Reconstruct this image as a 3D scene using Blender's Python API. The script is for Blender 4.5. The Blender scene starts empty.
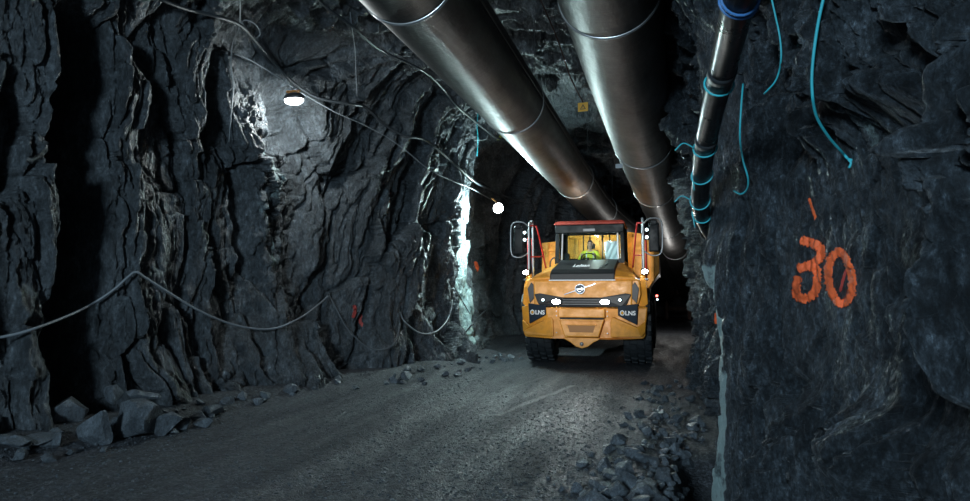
import bpy, bmesh, math, random
import numpy as np
from mathutils import Vector, Matrix, Euler

random.seed(7)
SC = bpy.context.scene
COL = SC.collection

# ---------------------------------------------------------------- camera
FPX = 647.0
PSI, TH = math.radians(15.51), math.radians(3.54)
CAM = Vector((0, 0, 2.0))
FW = Vector((-math.sin(PSI)*math.cos(TH), math.cos(PSI)*math.cos(TH), math.sin(TH)))
RT = Vector((math.cos(PSI), math.sin(PSI), 0))
UP = RT.cross(FW)
cd = bpy.data.cameras.new('camera'); cam = bpy.data.objects.new('camera', cd); COL.objects.link(cam)
cd.sensor_width = 36; cd.lens = 36*FPX/970; cd.clip_start = .05; cd.clip_end = 200
cam.matrix_world = Matrix(((RT.x, UP.x, -FW.x, CAM.x), (RT.y, UP.y, -FW.y, CAM.y), (RT.z, UP.z, -FW.z, CAM.z), (0, 0, 0, 1)))
SC.camera = cam
def ray(px, py):
    return (FW*FPX + RT*(px-485) + UP*(250.5-py)).normalized()
def at(px, py, depth):                    # world point at a forward depth
    d = ray(px, py); return CAM + d*(depth/d.dot(FW))

# ---------------------------------------------------------------- numpy noise
def H2(ix, iy, seed):
    h = (ix.astype(np.int64)*374761393 + iy.astype(np.int64)*668265263 + seed*974711) & 0xffffffff
    h = ((h ^ (h >> 13))*1274126177) & 0xffffffff
    h = ((h ^ (h >> 16))*2246822519) & 0xffffffff
    return ((h ^ (h >> 15)) & 0xffffff)/float(0x1000000)
def vn(x, y, seed=0):
    ix, iy = np.floor(x), np.floor(y); fx, fy = x-ix, y-iy
    fx = fx*fx*fx*(fx*(fx*6-15)+10); fy = fy*fy*fy*(fy*(fy*6-15)+10)
    a, b, c, d = H2(ix, iy, seed), H2(ix+1, iy, seed), H2(ix, iy+1, seed), H2(ix+1, iy+1, seed)
    return (a*(1-fx)+b*fx)*(1-fy)+(c*(1-fx)+d*fx)*fy*1.0 - .5
def fbm(x, y, o=4, seed=0, g=.5):
    r = 0; a = 1
    for k in range(o):
        r = r + a*vn(x, y, seed+k*17); x = x*2.03+11.3; y = y*2.03+5.7; a *= g
    return r
def facet(x, y, seed, tilt=1.0, jit=.95):
    """broken-rock facets: nearest cell gives a level and a tilted plane; returns height, edge distance"""
    ix, iy = np.floor(x), np.floor(y)
    b1 = np.full(x.shape, 9.0); b2 = np.full(x.shape, 9.0); h = np.zeros(x.shape)
    for i in (-1, 0, 1):
        for j in (-1, 0, 1):
            cx, cy = ix+i, iy+j
            px = cx+.5+(H2(cx, cy, seed)-.5)*jit; py = cy+.5+(H2(cx, cy, seed+1)-.5)*jit
            dx, dy = x-px, y-py; d = dx*dx+dy*dy
            hh = (H2(cx, cy, seed+2)-.5) + tilt*(dx*(H2(cx, cy, seed+3)-.5)*2 + dy*(H2(cx, cy, seed+4)-.5)*2)
            m = d < b1
            b2 = np.where(m, b1, np.minimum(b2, d)); h = np.where(m, hh, h); b1 = np.where(m, d, b1)
    return h, np.sqrt(b2)-np.sqrt(b1)
def sstep(a, b, x):
    k = np.clip((x-a)/(b-a), 0, 1); return k*k*(3-2*k)

# ---------------------------------------------------------------- materials
def mat(name, col=(.5, .5, .5), rough=.5, metal=0.0, emit=None, es=0.0, spec=None, coat=0.0):
    m = bpy.data.materials.new(name); m.use_nodes = True
    b = m.node_tree.nodes['Principled BSDF']
    b.inputs['Base Color'].default_value = (*col, 1); b.inputs['Roughness'].default_value = rough
    b.inputs['Metallic'].default_value = metal
    if spec is not None: b.inputs['Specular IOR Level'].default_value = spec
    if coat: b.inputs['Coat Weight'].default_value = coat; b.inputs['Coat Roughness'].default_value = .08
    if emit: b.inputs['Emission Color'].default_value = (*emit, 1); b.inputs['Emission Strength'].default_value = es
    return m
class NT:
    def __init__(s, m): s.t = m.node_tree; s.b = s.t.nodes['Principled BSDF']
    def n(s, typ, **k):
        o = s.t.nodes.new(typ)
        for a, v in k.items():
            if a.startswith('i_'): o.inputs[a[2:].replace('_', ' ')].default_value = v
            else: setattr(o, a, v)
        return o
    def l(s, a, b): s.t.links.new(a, b)
    def ramp(s, src, stops):
        r = s.n('ShaderNodeValToRGB'); e = r.color_ramp.elements
        while len(e) < len(stops): e.new(.5)
        for q, (p, c) in zip(e, stops): q.position = p; q.color = (*c, 1) if len(c) == 3 else c
        s.l(src, r.inputs[0]); return r.outputs[0]
def g3(v): return (v, v, v)

def rock_material(name, tint=(1, 1, 1), scale=1.0, ss=.62, mid=.7, bd=.05):
    m = mat(name, rough=.5, spec=.75); t = NT(m)
    co = t.n('ShaderNodeNewGeometry').outputs['Position']
    mp = t.n('ShaderNodeMapping'); mp.inputs['Scale'].default_value = (scale, scale, scale*.55); mp.inputs['Rotation'].default_value = (.25, .18, 0)
    t.l(co, mp.inputs['Vector']); v = mp.outputs[0]
    n1 = t.n('ShaderNodeTexNoise', i_Scale=1.6, i_Detail=8.0, i_Roughness=.68); t.l(v, n1.inputs['Vector'])
    n2 = t.n('ShaderNodeTexNoise', i_Scale=19.0, i_Detail=8.0, i_Roughness=.75); t.l(v, n2.inputs['Vector'])
    vo = t.n('ShaderNodeTexVoronoi', i_Scale=26.0); vo.feature = 'F1'; t.l(v, vo.inputs['Vector'])
    c1 = t.ramp(n1.outputs[0], [(.3, (.030*tint[0], .036*tint[1], .043*tint[2])), (.5, (.075*tint[0], .088*tint[1], .10*tint[2])), (.72, (.15*tint[0], .17*tint[1], .19*tint[2]))])
    c2 = t.ramp(n2.outputs[0], [(.32, g3(.30)), (.52, g3(.9)), (ss, g3(1.5)), (ss+.12, g3(4.2))])
    mx = t.n('ShaderNodeMix', data_type='RGBA', blend_type='MULTIPLY'); mx.inputs[0].default_value = 1
    t.l(c1, mx.inputs[6]); t.l(c2, mx.inputs[7])
    n5 = t.n('ShaderNodeTexNoise', i_Scale=5.5, i_Detail=10.0, i_Roughness=.78, i_Distortion=.6); t.l(v, n5.inputs['Vector'])
    c5 = t.ramp(n5.outputs[0], [(.36, g3(.28)), (.50, g3(.85)), (.60, g3(1.7)), (.70, g3(3.0))])
    m5 = t.n('ShaderNodeMix', data_type='RGBA', blend_type='MULTIPLY'); m5.inputs[0].default_value = mid
    t.l(mx.outputs[2], m5.inputs[6]); t.l(c5, m5.inputs[7]); mx = m5
    # pale calcite with painted lamp light where the attribute says so, broken up by its own noise
    at_ = t.n('ShaderNodeAttribute', attribute_name='lit_crust')
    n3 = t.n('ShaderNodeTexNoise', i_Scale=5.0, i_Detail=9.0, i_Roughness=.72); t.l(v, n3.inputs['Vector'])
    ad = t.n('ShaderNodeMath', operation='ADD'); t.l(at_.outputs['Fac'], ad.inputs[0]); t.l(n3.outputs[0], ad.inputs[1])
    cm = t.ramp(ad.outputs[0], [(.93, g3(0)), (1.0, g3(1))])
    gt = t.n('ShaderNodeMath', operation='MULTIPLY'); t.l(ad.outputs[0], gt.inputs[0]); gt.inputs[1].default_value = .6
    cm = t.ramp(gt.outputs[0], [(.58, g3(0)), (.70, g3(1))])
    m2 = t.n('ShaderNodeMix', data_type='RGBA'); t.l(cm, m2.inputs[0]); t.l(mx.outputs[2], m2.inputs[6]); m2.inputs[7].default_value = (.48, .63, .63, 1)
    t.l(m2.outputs[2], t.b.inputs['Base Color'])
    t.l(t.ramp(n2.outputs[0], [(.35, g3(.55)), (.65, g3(.27))]), t.b.inputs['Roughness'])
    # bump
    a = t.n('ShaderNodeMath', operation='MULTIPLY_ADD'); t.l(vo.outputs['Distance'], a.inputs[0]); a.inputs[1].default_value = .35; t.l(n2.outputs[0], a.inputs[2])
    n4 = t.n('ShaderNodeTexNoise', i_Scale=7.0, i_Detail=12.0, i_Roughness=.8); t.l(v, n4.inputs['Vector'])
    a_ = a; a = t.n('ShaderNodeMath', operation='MULTIPLY_ADD'); t.l(n4.outputs[0], a.inputs[0]); a.inputs[1].default_value = 1.6; t.l(a_.outputs[0], a.inputs[2])
    bp = t.n('ShaderNodeBump', i_Strength=1.0, i_Distance=bd); t.l(a.outputs[0], bp.inputs['Height'])
    t.l(bp.outputs[0], t.b.inputs['Normal'])
    return m
M = {}
M['rock'] = rock_material('dark_schist_rock')
M['rock_near'] = rock_material('dark_schist_rock_close', (.85, .90, .95), 2.0, .60, 1.0, .07)
M['stone'] = rock_material('broken_stone', (1.3, 1.36, 1.42), 2.2, .66, .3, .02)

def floor_material():
    m = mat('packed_gravel', rough=.6); t = NT(m)
    co = t.n('ShaderNodeNewGeometry').outputs['Position']
    mp = t.n('ShaderNodeMapping'); mp.inputs['Scale'].default_value = (1.0, .12, 1); mp.inputs['Rotation'].default_value = (0, 0, .12); t.l(co, mp.inputs['Vector'])
    n1 = t.n('ShaderNodeTexNoise', i_Scale=1.6, i_Detail=6.0, i_Roughness=.6); t.l(mp.outputs[0], n1.inputs['Vector'])
    v1 = t.n('ShaderNodeTexVoronoi', i_Scale=34.0); t.l(co, v1.inputs['Vector'])
    v2 = t.n('ShaderNodeTexVoronoi', i_Scale=75.0); t.l(co, v2.inputs['Vector'])
    n2 = t.n('ShaderNodeTexNoise', i_Scale=40.0, i_Detail=6.0); t.l(co, n2.inputs['Vector'])
    c1 = t.ramp(n1.outputs[0], [(.3, (.026, .030, .036)), (.7, (.066, .070, .080))])
    sp = t.n('ShaderNodeSeparateColor'); t.l(v1.outputs['Color'], sp.inputs[0])
    c2 = t.ramp(sp.outputs[0], [(0, g3(.5)), (.8, g3(1.2)), (.97, g3(2.2))])
    mx = t.n('ShaderNodeMix', data_type='RGBA', blend_type='MULTIPLY'); mx.inputs[0].default_value = 1
    t.l(c1, mx.inputs[6]); t.l(c2, mx.inputs[7])
    at_ = t.n('ShaderNodeAttribute', attribute_name='streak'); sm_ = t.n('ShaderNodeMath', operation='MULTIPLY'); t.l(at_.outputs['Fac'], sm_.inputs[0]); t.l(n2.outputs[0], sm_.inputs[1])
    ms = t.n('ShaderNodeMix', data_type='RGBA'); t.l(t.ramp(sm_.outputs[0], [(.22, g3(0)), (.5, g3(.8))]), ms.inputs[0]); t.l(mx.outputs[2], ms.inputs[6]); ms.inputs[7].default_value = (.30, .30, .30, 1)
    t.l(ms.outputs[2], t.b.inputs['Base Color'])
    t.l(t.ramp(n1.outputs[0], [(.35, g3(.75)), (.62, g3(.48))]), t.b.inputs['Roughness'])
    a = t.n('ShaderNodeMath', operation='ADD'); t.l(v1.outputs['Distance'], a.inputs[0]); t.l(v2.outputs['Distance'], a.inputs[1])
    a2 = t.n('ShaderNodeMath', operation='MULTIPLY_ADD'); t.l(n2.outputs[0], a2.inputs[0]); a2.inputs[1].default_value = .8; t.l(a.outputs[0], a2.inputs[2])
    bp = t.n('ShaderNodeBump', i_Strength=.8, i_Distance=.02); t.l(a2.outputs[0], bp.inputs['Height']); bp.invert = True
    t.l(bp.outputs[0], t.b.inputs['Normal'])
    return m
M['floor'] = floor_material()

def duct_material():
    m = mat('rolled_duct_metal', (.24, .225, .215), .34, 1.0); t = NT(m)
    uv = t.n('ShaderNodeUVMap').outputs[0]
    mp = t.n('ShaderNodeMapping'); mp.inputs['Scale'].default_value = (30, 1.0, 1); t.l(uv, mp.inputs['Vector'])
    n1 = t.n('ShaderNodeTexNoise', i_Scale=1.0, i_Detail=5.0, i_Roughness=.7); t.l(mp.outputs[0], n1.inputs['Vector'])
    mp2 = t.n('ShaderNodeMapping'); mp2.inputs['Scale'].default_value = (1.2, 2.0, 1); t.l(uv, mp2.inputs['Vector'])
    n2 = t.n('ShaderNodeTexNoise', i_Scale=1.3, i_Detail=6.0, i_Roughness=.65); t.l(mp2.outputs[0], n2.inputs['Vector'])
    t.l(t.ramp(n2.outputs[0], [(.3, (.10, .092, .088)), (.7, (.20, .192, .188))]), t.b.inputs['Base Color'])
    t.l(t.ramp(n1.outputs[0], [(.3, g3(.40)), (.7, g3(.58))]), t.b.inputs['Roughness'])
    ad = t.n('ShaderNodeMath', operation='MULTIPLY_ADD'); t.l(n2.outputs[0], ad.inputs[0]); ad.inputs[1].default_value = 3.0; t.l(n1.outputs[0], ad.inputs[2])
    bp = t.n('ShaderNodeBump', i_Strength=.42, i_Distance=.012); t.l(ad.outputs[0], bp.inputs['Height']); t.l(bp.outputs[0], t.b.inputs['Normal'])
    return m
M['duct'] = duct_material()

def paint_material(name, col, rough=.38, dirt=.55, metal=0.0):
    m = mat(name, col, rough, metal); t = NT(m)
    co = t.n('ShaderNodeTexCoord').outputs['Object']
    n = t.n('ShaderNodeTexNoise', i_Scale=3.5, i_Detail=8.0, i_Roughness=.7); t.l(co, n.inputs['Vector'])
    c = t.ramp(n.outputs[0], [(.34, tuple(a*dirt for a in col)), (.56, col)]); t.l(c, t.b.inputs['Base Color'])
    t.l(t.ramp(n.outputs[0], [(.35, g3(min(1, rough+.25))), (.6, g3(rough))]), t.b.inputs['Roughness'])
    return m
M['orange'] = paint_material('orange_truck_paint', (.80, .33, .035), .36, .72)
M['body_yellow'] = paint_material('dump_body_paint', (.92, .38, .035), .45, .7)
M['black'] = paint_material('black_plastic', (.009, .012, .014), .42, .6); M['black'].node_tree.nodes['Principled BSDF'].inputs['Specular IOR Level'].default_value = .2
M['gloss_black'] = mat('gloss_black_panel', (.012, .014, .016), .5)
M['navy'] = mat('dark_navy_panel', (.008, .018, .032), .5, spec=.25)
M['rubber'] = paint_material('tyre_rubber', (.022, .026, .030), .6, .6)
M['red'] = mat('red_rail_paint', (.55, .035, .03), .4)
M['redroof'] = paint_material('red_roof_paint', (.34, .04, .025), .5, .6)
M['grey'] = mat('grey_steel', (.36, .38, .40), .4, .6)
M['chrome'] = mat('chrome', (.75, .77, .8), .12, 1.0)
M['white'] = mat('white_lettering', (.85, .87, .88), .5)
M['rim'] = paint_material('orange_rim', (.45, .22, .03), .5, .5)
M['head'] = mat('headlamp_glow', (1, 1, 1), .3, emit=(.92, .98, 1), es=60)
M['small'] = mat('small_lamp_glow', (1, 1, 1), .3, emit=(.7, .95, 1), es=9)
M['dim'] = mat('dim_cab_lamp', (1, 1, 1), .3, emit=(1, .97, .9), es=1.5)
M['red_light'] = mat('red_lamp_glow', (.8, .05, .05), .3, emit=(1, .15, .12), es=6)
M['lamp'] = mat('tunnel_lamp_glow', (1, 1, 1), .3, emit=(.95, 1, 1), es=22)
M['lamp_case'] = mat('lamp_case', (.03, .03, .035), .45)
M['bracket'] = mat('orange_bracket', (.55, .22, .06), .5)
M['cable'] = paint_material('black_cable_sheath', (.035, .040, .045), .36, .6)
M['wire'] = mat('pale_wire_sheath', (.20, .22, .24), .45)
M['thin'] = mat('dark_wire_sheath', (.10, .11, .12), .45)
M['cyan'] = mat('turquoise_cord', (.035, .42, .50), .5)
M['blue'] = mat('blue_strap', (.05, .17, .42), .5)
M['hose'] = paint_material('black_hose_rubber', (.012, .012, .014), .24, .7)
M['spray'] = paint_material('orange_spray_paint', (.95, .15, .04), .6, .6)
M['spray_red'] = mat('dull_red_spray_paint', (.40, .05, .04), .6)
M['sign'] = mat('yellow_sign', (.80, .40, .03), .5)
M['signblack'] = mat('sign_black', (.02, .02, .02), .5)
M['tag'] = mat('pale_tag', (.45, .48, .52), .5)
M['tagyel'] = mat('yellow_green_tag', (.45, .50, .05), .5)
M['rust'] = paint_material('rusty_steel', (.10, .055, .045), .7, .5)
M['hivis'] = paint_material('hi_vis_yellow', (.80, .80, .05), .7, .85)
M['reflect'] = mat('silver_reflective_tape', (.7, .72, .72), .4, .2)
M['skin'] = mat('skin', (.50, .30, .22), .55)
M['hair'] = mat('dark_hair', (.02, .016, .013), .6)
M['trousers'] = mat('dark_trousers', (.02, .025, .04), .8)
M['seat'] = mat('seat_fabric', (.03, .032, .036), .8)
M['eye'] = mat('dark_eye', (.02, .015, .012), .2)
M['trim_glare'] = mat('white_trim_glare', (.75, .80, .84), .7)  # shared by the hood trim and the painted windscreen glare
M['mirror'] = mat('mirror_glass', (.5, .55, .6), .05, 1.0)
M['pocket'] = mat('dark_pocket', (.30, .12, .015), .55)
M['grey_dark'] = mat('dark_grey_metal', (.07, .075, .08), .4, .4)
M['lips'] = mat('lips', (.36, .15, .12), .5)
def glass_material():
    m = bpy.data.materials.new('window_glass'); m.use_nodes = True; t = m.node_tree; t.nodes.remove(t.nodes['Principled BSDF'])
    tr = t.nodes.new('ShaderNodeBsdfTransparent'); tr.inputs[0].default_value = (.82, .90, .90, 1)
    gl = t.nodes.new('ShaderNodeBsdfGlossy'); gl.inputs['Roughness'].default_value = .03
    fr = t.nodes.new('ShaderNodeFresnel'); fr.inputs[0].default_value = 1.5
    mx = t.nodes.new('ShaderNodeMixShader'); t.links.new(fr.outputs[0], mx.inputs[0]); t.links.new(tr.outputs[0], mx.inputs[1]); t.links.new(gl.outputs[0], mx.inputs[2])
    t.links.new(mx.outputs[0], t.nodes['Material Output'].inputs[0]); return m
M['glass'] = glass_material()

# ---------------------------------------------------------------- mesh helpers
def link(name, me, m=None, parent=None, kind=None):
    o = bpy.data.objects.new(name, me); COL.objects.link(o)
    if m is not None:
        for q in (m if isinstance(m, (list, tuple)) else [m]): me.materials.append(q)
    if parent is not None: o.parent = parent
    if kind: o['kind'] = kind
    return o
def tag(o, label, cat, group=None):
    o['label'] = label; o['category'] = cat
    if group: o['group'] = group
    return o
def thing(name, label, cat, loc=(0, 0, 0), rot=(0, 0, 0), group=None):
    o = bpy.data.objects.new(name, None); COL.objects.link(o); o.location = loc; o.rotation_euler = rot
    o.empty_display_size = .1
    return tag(o, label, cat, group)
def np_mesh(name, V, F4, smooth=True):
    me = bpy.data.meshes.new(name); k = F4.shape[1]
    me.vertices.add(len(V)); me.vertices.foreach_set('co', np.ascontiguousarray(V, dtype=np.float32).ravel())
    me.loops.add(F4.size); me.loops.foreach_set('vertex_index', np.ascontiguousarray(F4, dtype=np.int32).ravel())
    me.polygons.add(len(F4)); me.polygons.foreach_set('loop_start', np.arange(0, F4.size, k, dtype=np.int32))
    me.polygons.foreach_set('loop_total', np.full(len(F4), k, dtype=np.int32))
    me.polygons.foreach_set('use_smooth', np.full(len(F4), smooth, dtype=bool))
    me.update(calc_edges=True); me.validate(); return me
def grid_faces(n, m_, flip=False):
    i = np.arange((n-1)*m_).reshape(n-1, m_)[:, :-1].ravel()
    f = np.stack([i, i+1, i+m_+1, i+m_], 1); return f[:, ::-1] if flip else f
class MB:
    """collects shapes into one mesh"""
    def __init__(s): s.v = []; s.f = []; s.sm = []
    def add(s, vs, fs, smooth=False):
        k = len(s.v); s.v += [tuple(v) for v in vs]; s.f += [tuple(i+k for i in f) for f in fs]; s.sm += [smooth]*len(fs); return s
    def box(s, c, d, rot=None):
        vs = [Vector((x*d[0]/2, y*d[1]/2, z*d[2]/2)) for x in (-1, 1) for y in (-1, 1) for z in (-1, 1)]
        if rot: R = Euler(rot).to_matrix(); vs = [R @ v for v in vs]
        return s.add([v+Vector(c) for v in vs], [(0, 1, 3, 2), (4, 6, 7, 5), (0, 4, 5, 1), (2, 3, 7, 6), (0, 2, 6, 4), (1, 5, 7, 3)])
    def prism(s, poly, y0, y1, off=None):           # poly in x,z extruded along y
        n = len(poly); off = off or [0]*n
        vs = [(p[0], y0+o, p[1]) for p, o in zip(poly, off)] + [(p[0], y1, p[1]) for p in poly]
        return s.add(vs, [tuple(range(n)), tuple(range(2*n-1, n-1, -1))] + [(i, i+n, (i+1) % n+n, (i+1) % n) for i in range(n)])
    def loft(s, secs, smooth=False, caps=True):
        n = len(secs[0]); vs = [p for q in secs for p in q]; fs = []
        for a in range(len(secs)-1):
            fs += [(a*n+i, a*n+(i+1) % n, (a+1)*n+(i+1) % n, (a+1)*n+i) for i in range(n)]
        if caps: fs += [tuple(range(n-1, -1, -1)), tuple((len(secs)-1)*n+i for i in range(n))]
        return s.add(vs, fs, smooth)
    def tube(s, pts, r, n=8, caps=True, closed=False):
        pts = [Vector(p) for p in pts]; N = len(pts); secs = []; up = None
        for i, p in enumerate(pts):
            if closed: d = pts[(i+1) % N]-pts[i-1]
            else: d = pts[min(i+1, N-1)]-pts[max(i-1, 0)]
            d.normalize()
            if up is None: up = d.orthogonal().normalized()
            up = (up-d*up.dot(d)); up = up.normalized() if up.length > 1e-5 else d.orthogonal().normalized()
            b = d.cross(up); rr = r[i] if isinstance(r, (list, tuple)) else r
            secs.append([p+(up*math.cos(a)+b*math.sin(a))*rr for a in [2*math.pi*k/n for k in range(n)]])
        if closed: secs.append(secs[0])
        return s.loft(secs, True, caps and not closed)
    def cyl(s, a, b, r, n=16, r2=None): return s.tube([a, b], [r, r if r2 is None else r2], n)
    def disc(s, c, r, y0, y1, n=24, rx=None):       # short drum along y
        rx = rx or r
        p = [(c[0]+rx*math.cos(2*math.pi*k/n), c[1]+r*math.sin(2*math.pi*k/n)) for k in range(n)]
        return s.prism(p, y0, y1)
    def sphere(s, c, r, n=16, m=10):
        r = r if isinstance(r, (list, tuple)) else (r, r, r); vs = []; fs = []
        for j in range(1, m):
            for i in range(n):
                a, b = 2*math.pi*i/n, math.pi*j/m
                vs.append((c[0]+r[0]*math.sin(b)*math.cos(a), c[1]+r[1]*math.sin(b)*math.sin(a), c[2]+r[2]*math.cos(b)))
        vs += [(c[0], c[1], c[2]+r[2]), (c[0], c[1], c[2]-r[2])]; T = len(vs)
        for j in range(m-2):
            fs += [(j*n+i, (j+1)*n+i, (j+1)*n+(i+1) % n, j*n+(i+1) % n) for i in range(n)]
        fs += [(T-2, i, (i+1) % n) for i in range(n)] + [(T-1, (m-2)*n+(i+1) % n, (m-2)*n+i) for i in range(n)]
        return s.add(vs, fs, True)
    def build(s, name, m=None, parent=None, bev=0, seg=2):
        me = bpy.data.meshes.new(name); me.from_pydata(s.v, [], s.f)
        bm = bmesh.new(); bm.from_mesh(me); bmesh.ops.recalc_face_normals(bm, faces=bm.faces)
        for f, q in zip(bm.faces, s.sm): f.smooth = q
        bm.to_mesh(me); bm.free()
        o = link(name, me, m, parent)
        if bev:
            b = o.modifiers.new('bevel', 'BEVEL'); b.width = bev; b.segments = seg; b.limit_method = 'ANGLE'; b.angle_limit = math.radians(32); b.use_clamp_overlap = True
        return o
def crom(pts, k=8):
    P = [Vector(p) for p in pts]; P = [P[0]*2-P[1]] + P + [P[-1]*2-P[-2]]; out = []
    for i in range(1, len(P)-2):
        for j in range(k):
            t = j/k; a, b, c, d = P[i-1:i+3]
            out.append(.5*((2*b)+(c-a)*t+(2*a-5*b+4*c-d)*t*t+(3*b-a-3*c+d)*t*t*t))
    return out+[P[-2]]
def text_mesh(name, s, size, m, parent, loc, rot=(math.pi/2, 0, 0), ext=.006, shear=0.0, bold=0.0):
    c = bpy.data.curves.new(name, 'FONT'); c.body = s; c.size = size; c.extrude = ext; c.align_x = 'CENTER'; c.align_y = 'CENTER'; c.shear = shear; c.offset = bold
    o = bpy.data.objects.new(name, c); COL.objects.link(o)
    dg = bpy.context.evaluated_depsgraph_get(); me = bpy.data.meshes.new_from_object(o.evaluated_get(dg)); bpy.data.objects.remove(o)
    o = link(name, me, m, parent); o.location = loc; o.rotation_euler = rot; return o
# ---------------------------------------------------------------- the tunnel shell
def pl(tab):
    a = np.array(tab, float); 
    return lambda t: np.interp(t, a[:, 0], a[:, 1])
XL = pl([(-8, -8.3), (6, -8.2), (9.5, -8.0), (12.2, -7.2), (14.9, -6.0), (17.5, -5.55), (19.0, -5.35), (19.5, -5.9), (20.4, -6.6), (24, -6.4), (28, -5.2), (38, -3.4), (52, -2.6)])
XR = pl([(-8, 2.9), (1, 2.3), (2.4, 1.75), (3.4, 1.50), (4.2, 1.28), (5, 1.08), (6.3, .72), (6.9, .52), (7.1, .54), (7.35, .82), (8.5, .95), (12, .8), (16, .78), (20, 1.0), (26, 1.7), (34, 2.7), (42, 3.9), (52, 4.6)])
SEG = 2.7
def profile(t, u):
    """t (n,1) along the tunnel, u (1,m) round the section: point x,z and inward normal"""
    xl, xr = XL(t), XR(t); o = np.zeros_like(xl)
    P = [(xl+.1, o-.6), (xl-.25, o+2.2), (xl-.30, o+4.8), (xl+.15, o+7.2), ((xl+xr)/2-.6, o+8.0), (xr-1.6, o+7.4), (xr-.25, o+5.0), (xr+.08, o+2.6), (xr+.02, o-.6)]
    P = [(2*P[0][0]-P[1][0], 2*P[0][1]-P[1][1])] + P + [(2*P[-1][0]-P[-2][0], 2*P[-1][1]-P[-2][1])]
    X = np.stack([p[0] for p in P]); Z = np.stack([p[1] for p in P])       # (11,n,1)
    k = np.clip(np.floor(u*8).astype(int), 0, 7)[0]; f = (u*8-k)
    def cr(A):
        a, b, c, d = (A[k+i, :, 0].T for i in range(4))
        v = .5*(2*b+(c-a)*f+(2*a-5*b+4*c-d)*f*f+(3*b-a-3*c+d)*f**3)
        dv = .5*((c-a)+2*(2*a-5*b+4*c-d)*f+3*(3*b-a-3*c+d)*f*f); return v, dv
    x, dx = cr(X); z, dz = cr(Z); L = np.sqrt(dx*dx+dz*dz)
    return x, z, dz/L, -dx/L
def rock_height(t, s, near):
    wt = t + .34*fbm(t*.7, s*.5, 3, 31) + .05*fbm(t*4, s*3, 2, 33)
    ws = s + .55*fbm(t*.6+9, s*.45, 3, 41)
    q = wt + np.where(s < 10, .06-.30*sstep(10, 13.5, t), -.10)*(ws-2)
    h = 0
    if near < .5:
        a, e = facet(q/1.15, ws/4.6, 3, 1.0); h = h + .46*a*(1-.6*G(t, 17.6, 1.2)) - .10*np.exp(-(e/.05)**2)
        a, e = facet(q/.46, ws/2.3, 13, 1.1); h = h + .22*a - .06*np.exp(-(e/.06)**2)
        a, e = facet(q/.18, ws/.85, 23, 1.1); h = h + .085*a - .02*np.exp(-(e/.08)**2)
        a, e = facet(q/.075, ws/.28, 43, 1.0); h = h + .030*a
    else:
        a, e = facet(q/.80, ws/2.5, 3, .9); h = h + .42*a - .10*np.exp(-(e/.045)**2)
        a, e = facet(q/.32, ws/1.0, 13, 1.0); h = h + .23*a - .05*np.exp(-(e/.06)**2)
        a, e = facet(q/.13, ws/.30, 23, 1.1); h = h + .095*a - .03*np.exp(-(e/.07)**2)
        a, e = facet(q/.05, ws/.10, 43, 1.0); h = h + .034*a
    # foliation: thin leaning plates
    w = q*7 + 1.6*fbm(t*1.1, s*.6, 3, 51); saw = w-np.floor(w)
    h = h + (.030 if near < .5 else .022)*saw*(.4+fbm(t*.9, s*.5, 2, 61)+.3)
    h = h + (.022 if near < .5 else .018)*fbm(t*9, s*5, 4, 71, .6)
    return h
def shell(name, t, u, m, near, special):
    t = t[:, None]; u = u[None, :]
    x, z, nx, nz = profile(t, u)
    T = np.broadcast_to(t, x.shape).copy(); S = np.broadcast_to(u*8*SEG, x.shape).copy()
    h = rock_height(T, S, near); cr = np.zeros(x.shape)
    h, cr = special(T, x, z, h, cr)
    X = x+nx*h; Z = z+nz*h
    Y = T + .25*h*fbm(T*1.3, S*1.1, 2, 91)
    me = np_mesh(name, np.stack([X, Y, Z], -1).reshape(-1, 3), grid_faces(x.shape[0], x.shape[1], False))
    me.attributes.new('lit_crust', 'FLOAT', 'POINT').data.foreach_set('value', cr.astype(np.float32).ravel())
    return link(name, me, m, kind='structure')
def steps(*runs):                       # (start, end, spacing) pieces
    return np.concatenate([np.arange(a, b, d) for a, b, d in runs])
def G(v, c, w): return np.exp(-((v-c)/w)**2)
def left_special(T, x, z, h, cr):
    h0 = h
    # deep upright cleft, ridge beside the hanging lamp, bulge by the second lamp
    wob = .12*fbm(z*.9, T*0+3, 3, 5)
    h = h - 1.5*sstep(.55, .25, np.abs(T-7.45-wob-.03*z))
    h = h + .35*G(T, 11.05-.1*(z-5), .40) - .30*sstep(.5, .2, np.abs(T-11.9+.1*(z-5)))
    lm = G(T, 11.5, .8)*G(z, 4.2, 1.9); fa, fe = facet(T/.30+.3*z, z/.55, 203, 1.2); fb_, fe = facet(T/.12, z/.2, 213, 1.2); h = h + lm*(.20*fa+.07*fb_+.10*fbm(T*6, z*5, 4, 207)) 
    h = h + .28*G(T, 17.0+.06*(z-2)+.15*fbm(z*.8, T*0, 2, 12), .26)*sstep(6, 5, z) - .10*G(T, 18.2, .6)
    h = h + .30*sstep(1.2, 0, z)*(.6+fbm(T*1.3, z, 2, 8))
    cr = np.maximum(cr, 1.0*G(T-.5*fbm(z*1.2, T, 3, 15), 18.25+.04*z, .70)*sstep(5.2, 4.4, z)*sstep(-.2, .7, z))  # pale strip by the wall lamp, its light painted in
    cr = np.maximum(cr, .5*G(T-.6*fbm(z*.9, T*.7, 3, 16), 11.55-.20*(z-4), .42)*sstep(6.6, 5.8, z)*sstep(1.4, 2.6, z))  # lit patch painted beside the hanging lamp
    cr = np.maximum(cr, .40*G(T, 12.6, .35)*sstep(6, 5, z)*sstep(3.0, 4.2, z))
    return h0+(h-h0)*sstep(6.5, 5.6, z), cr
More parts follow.
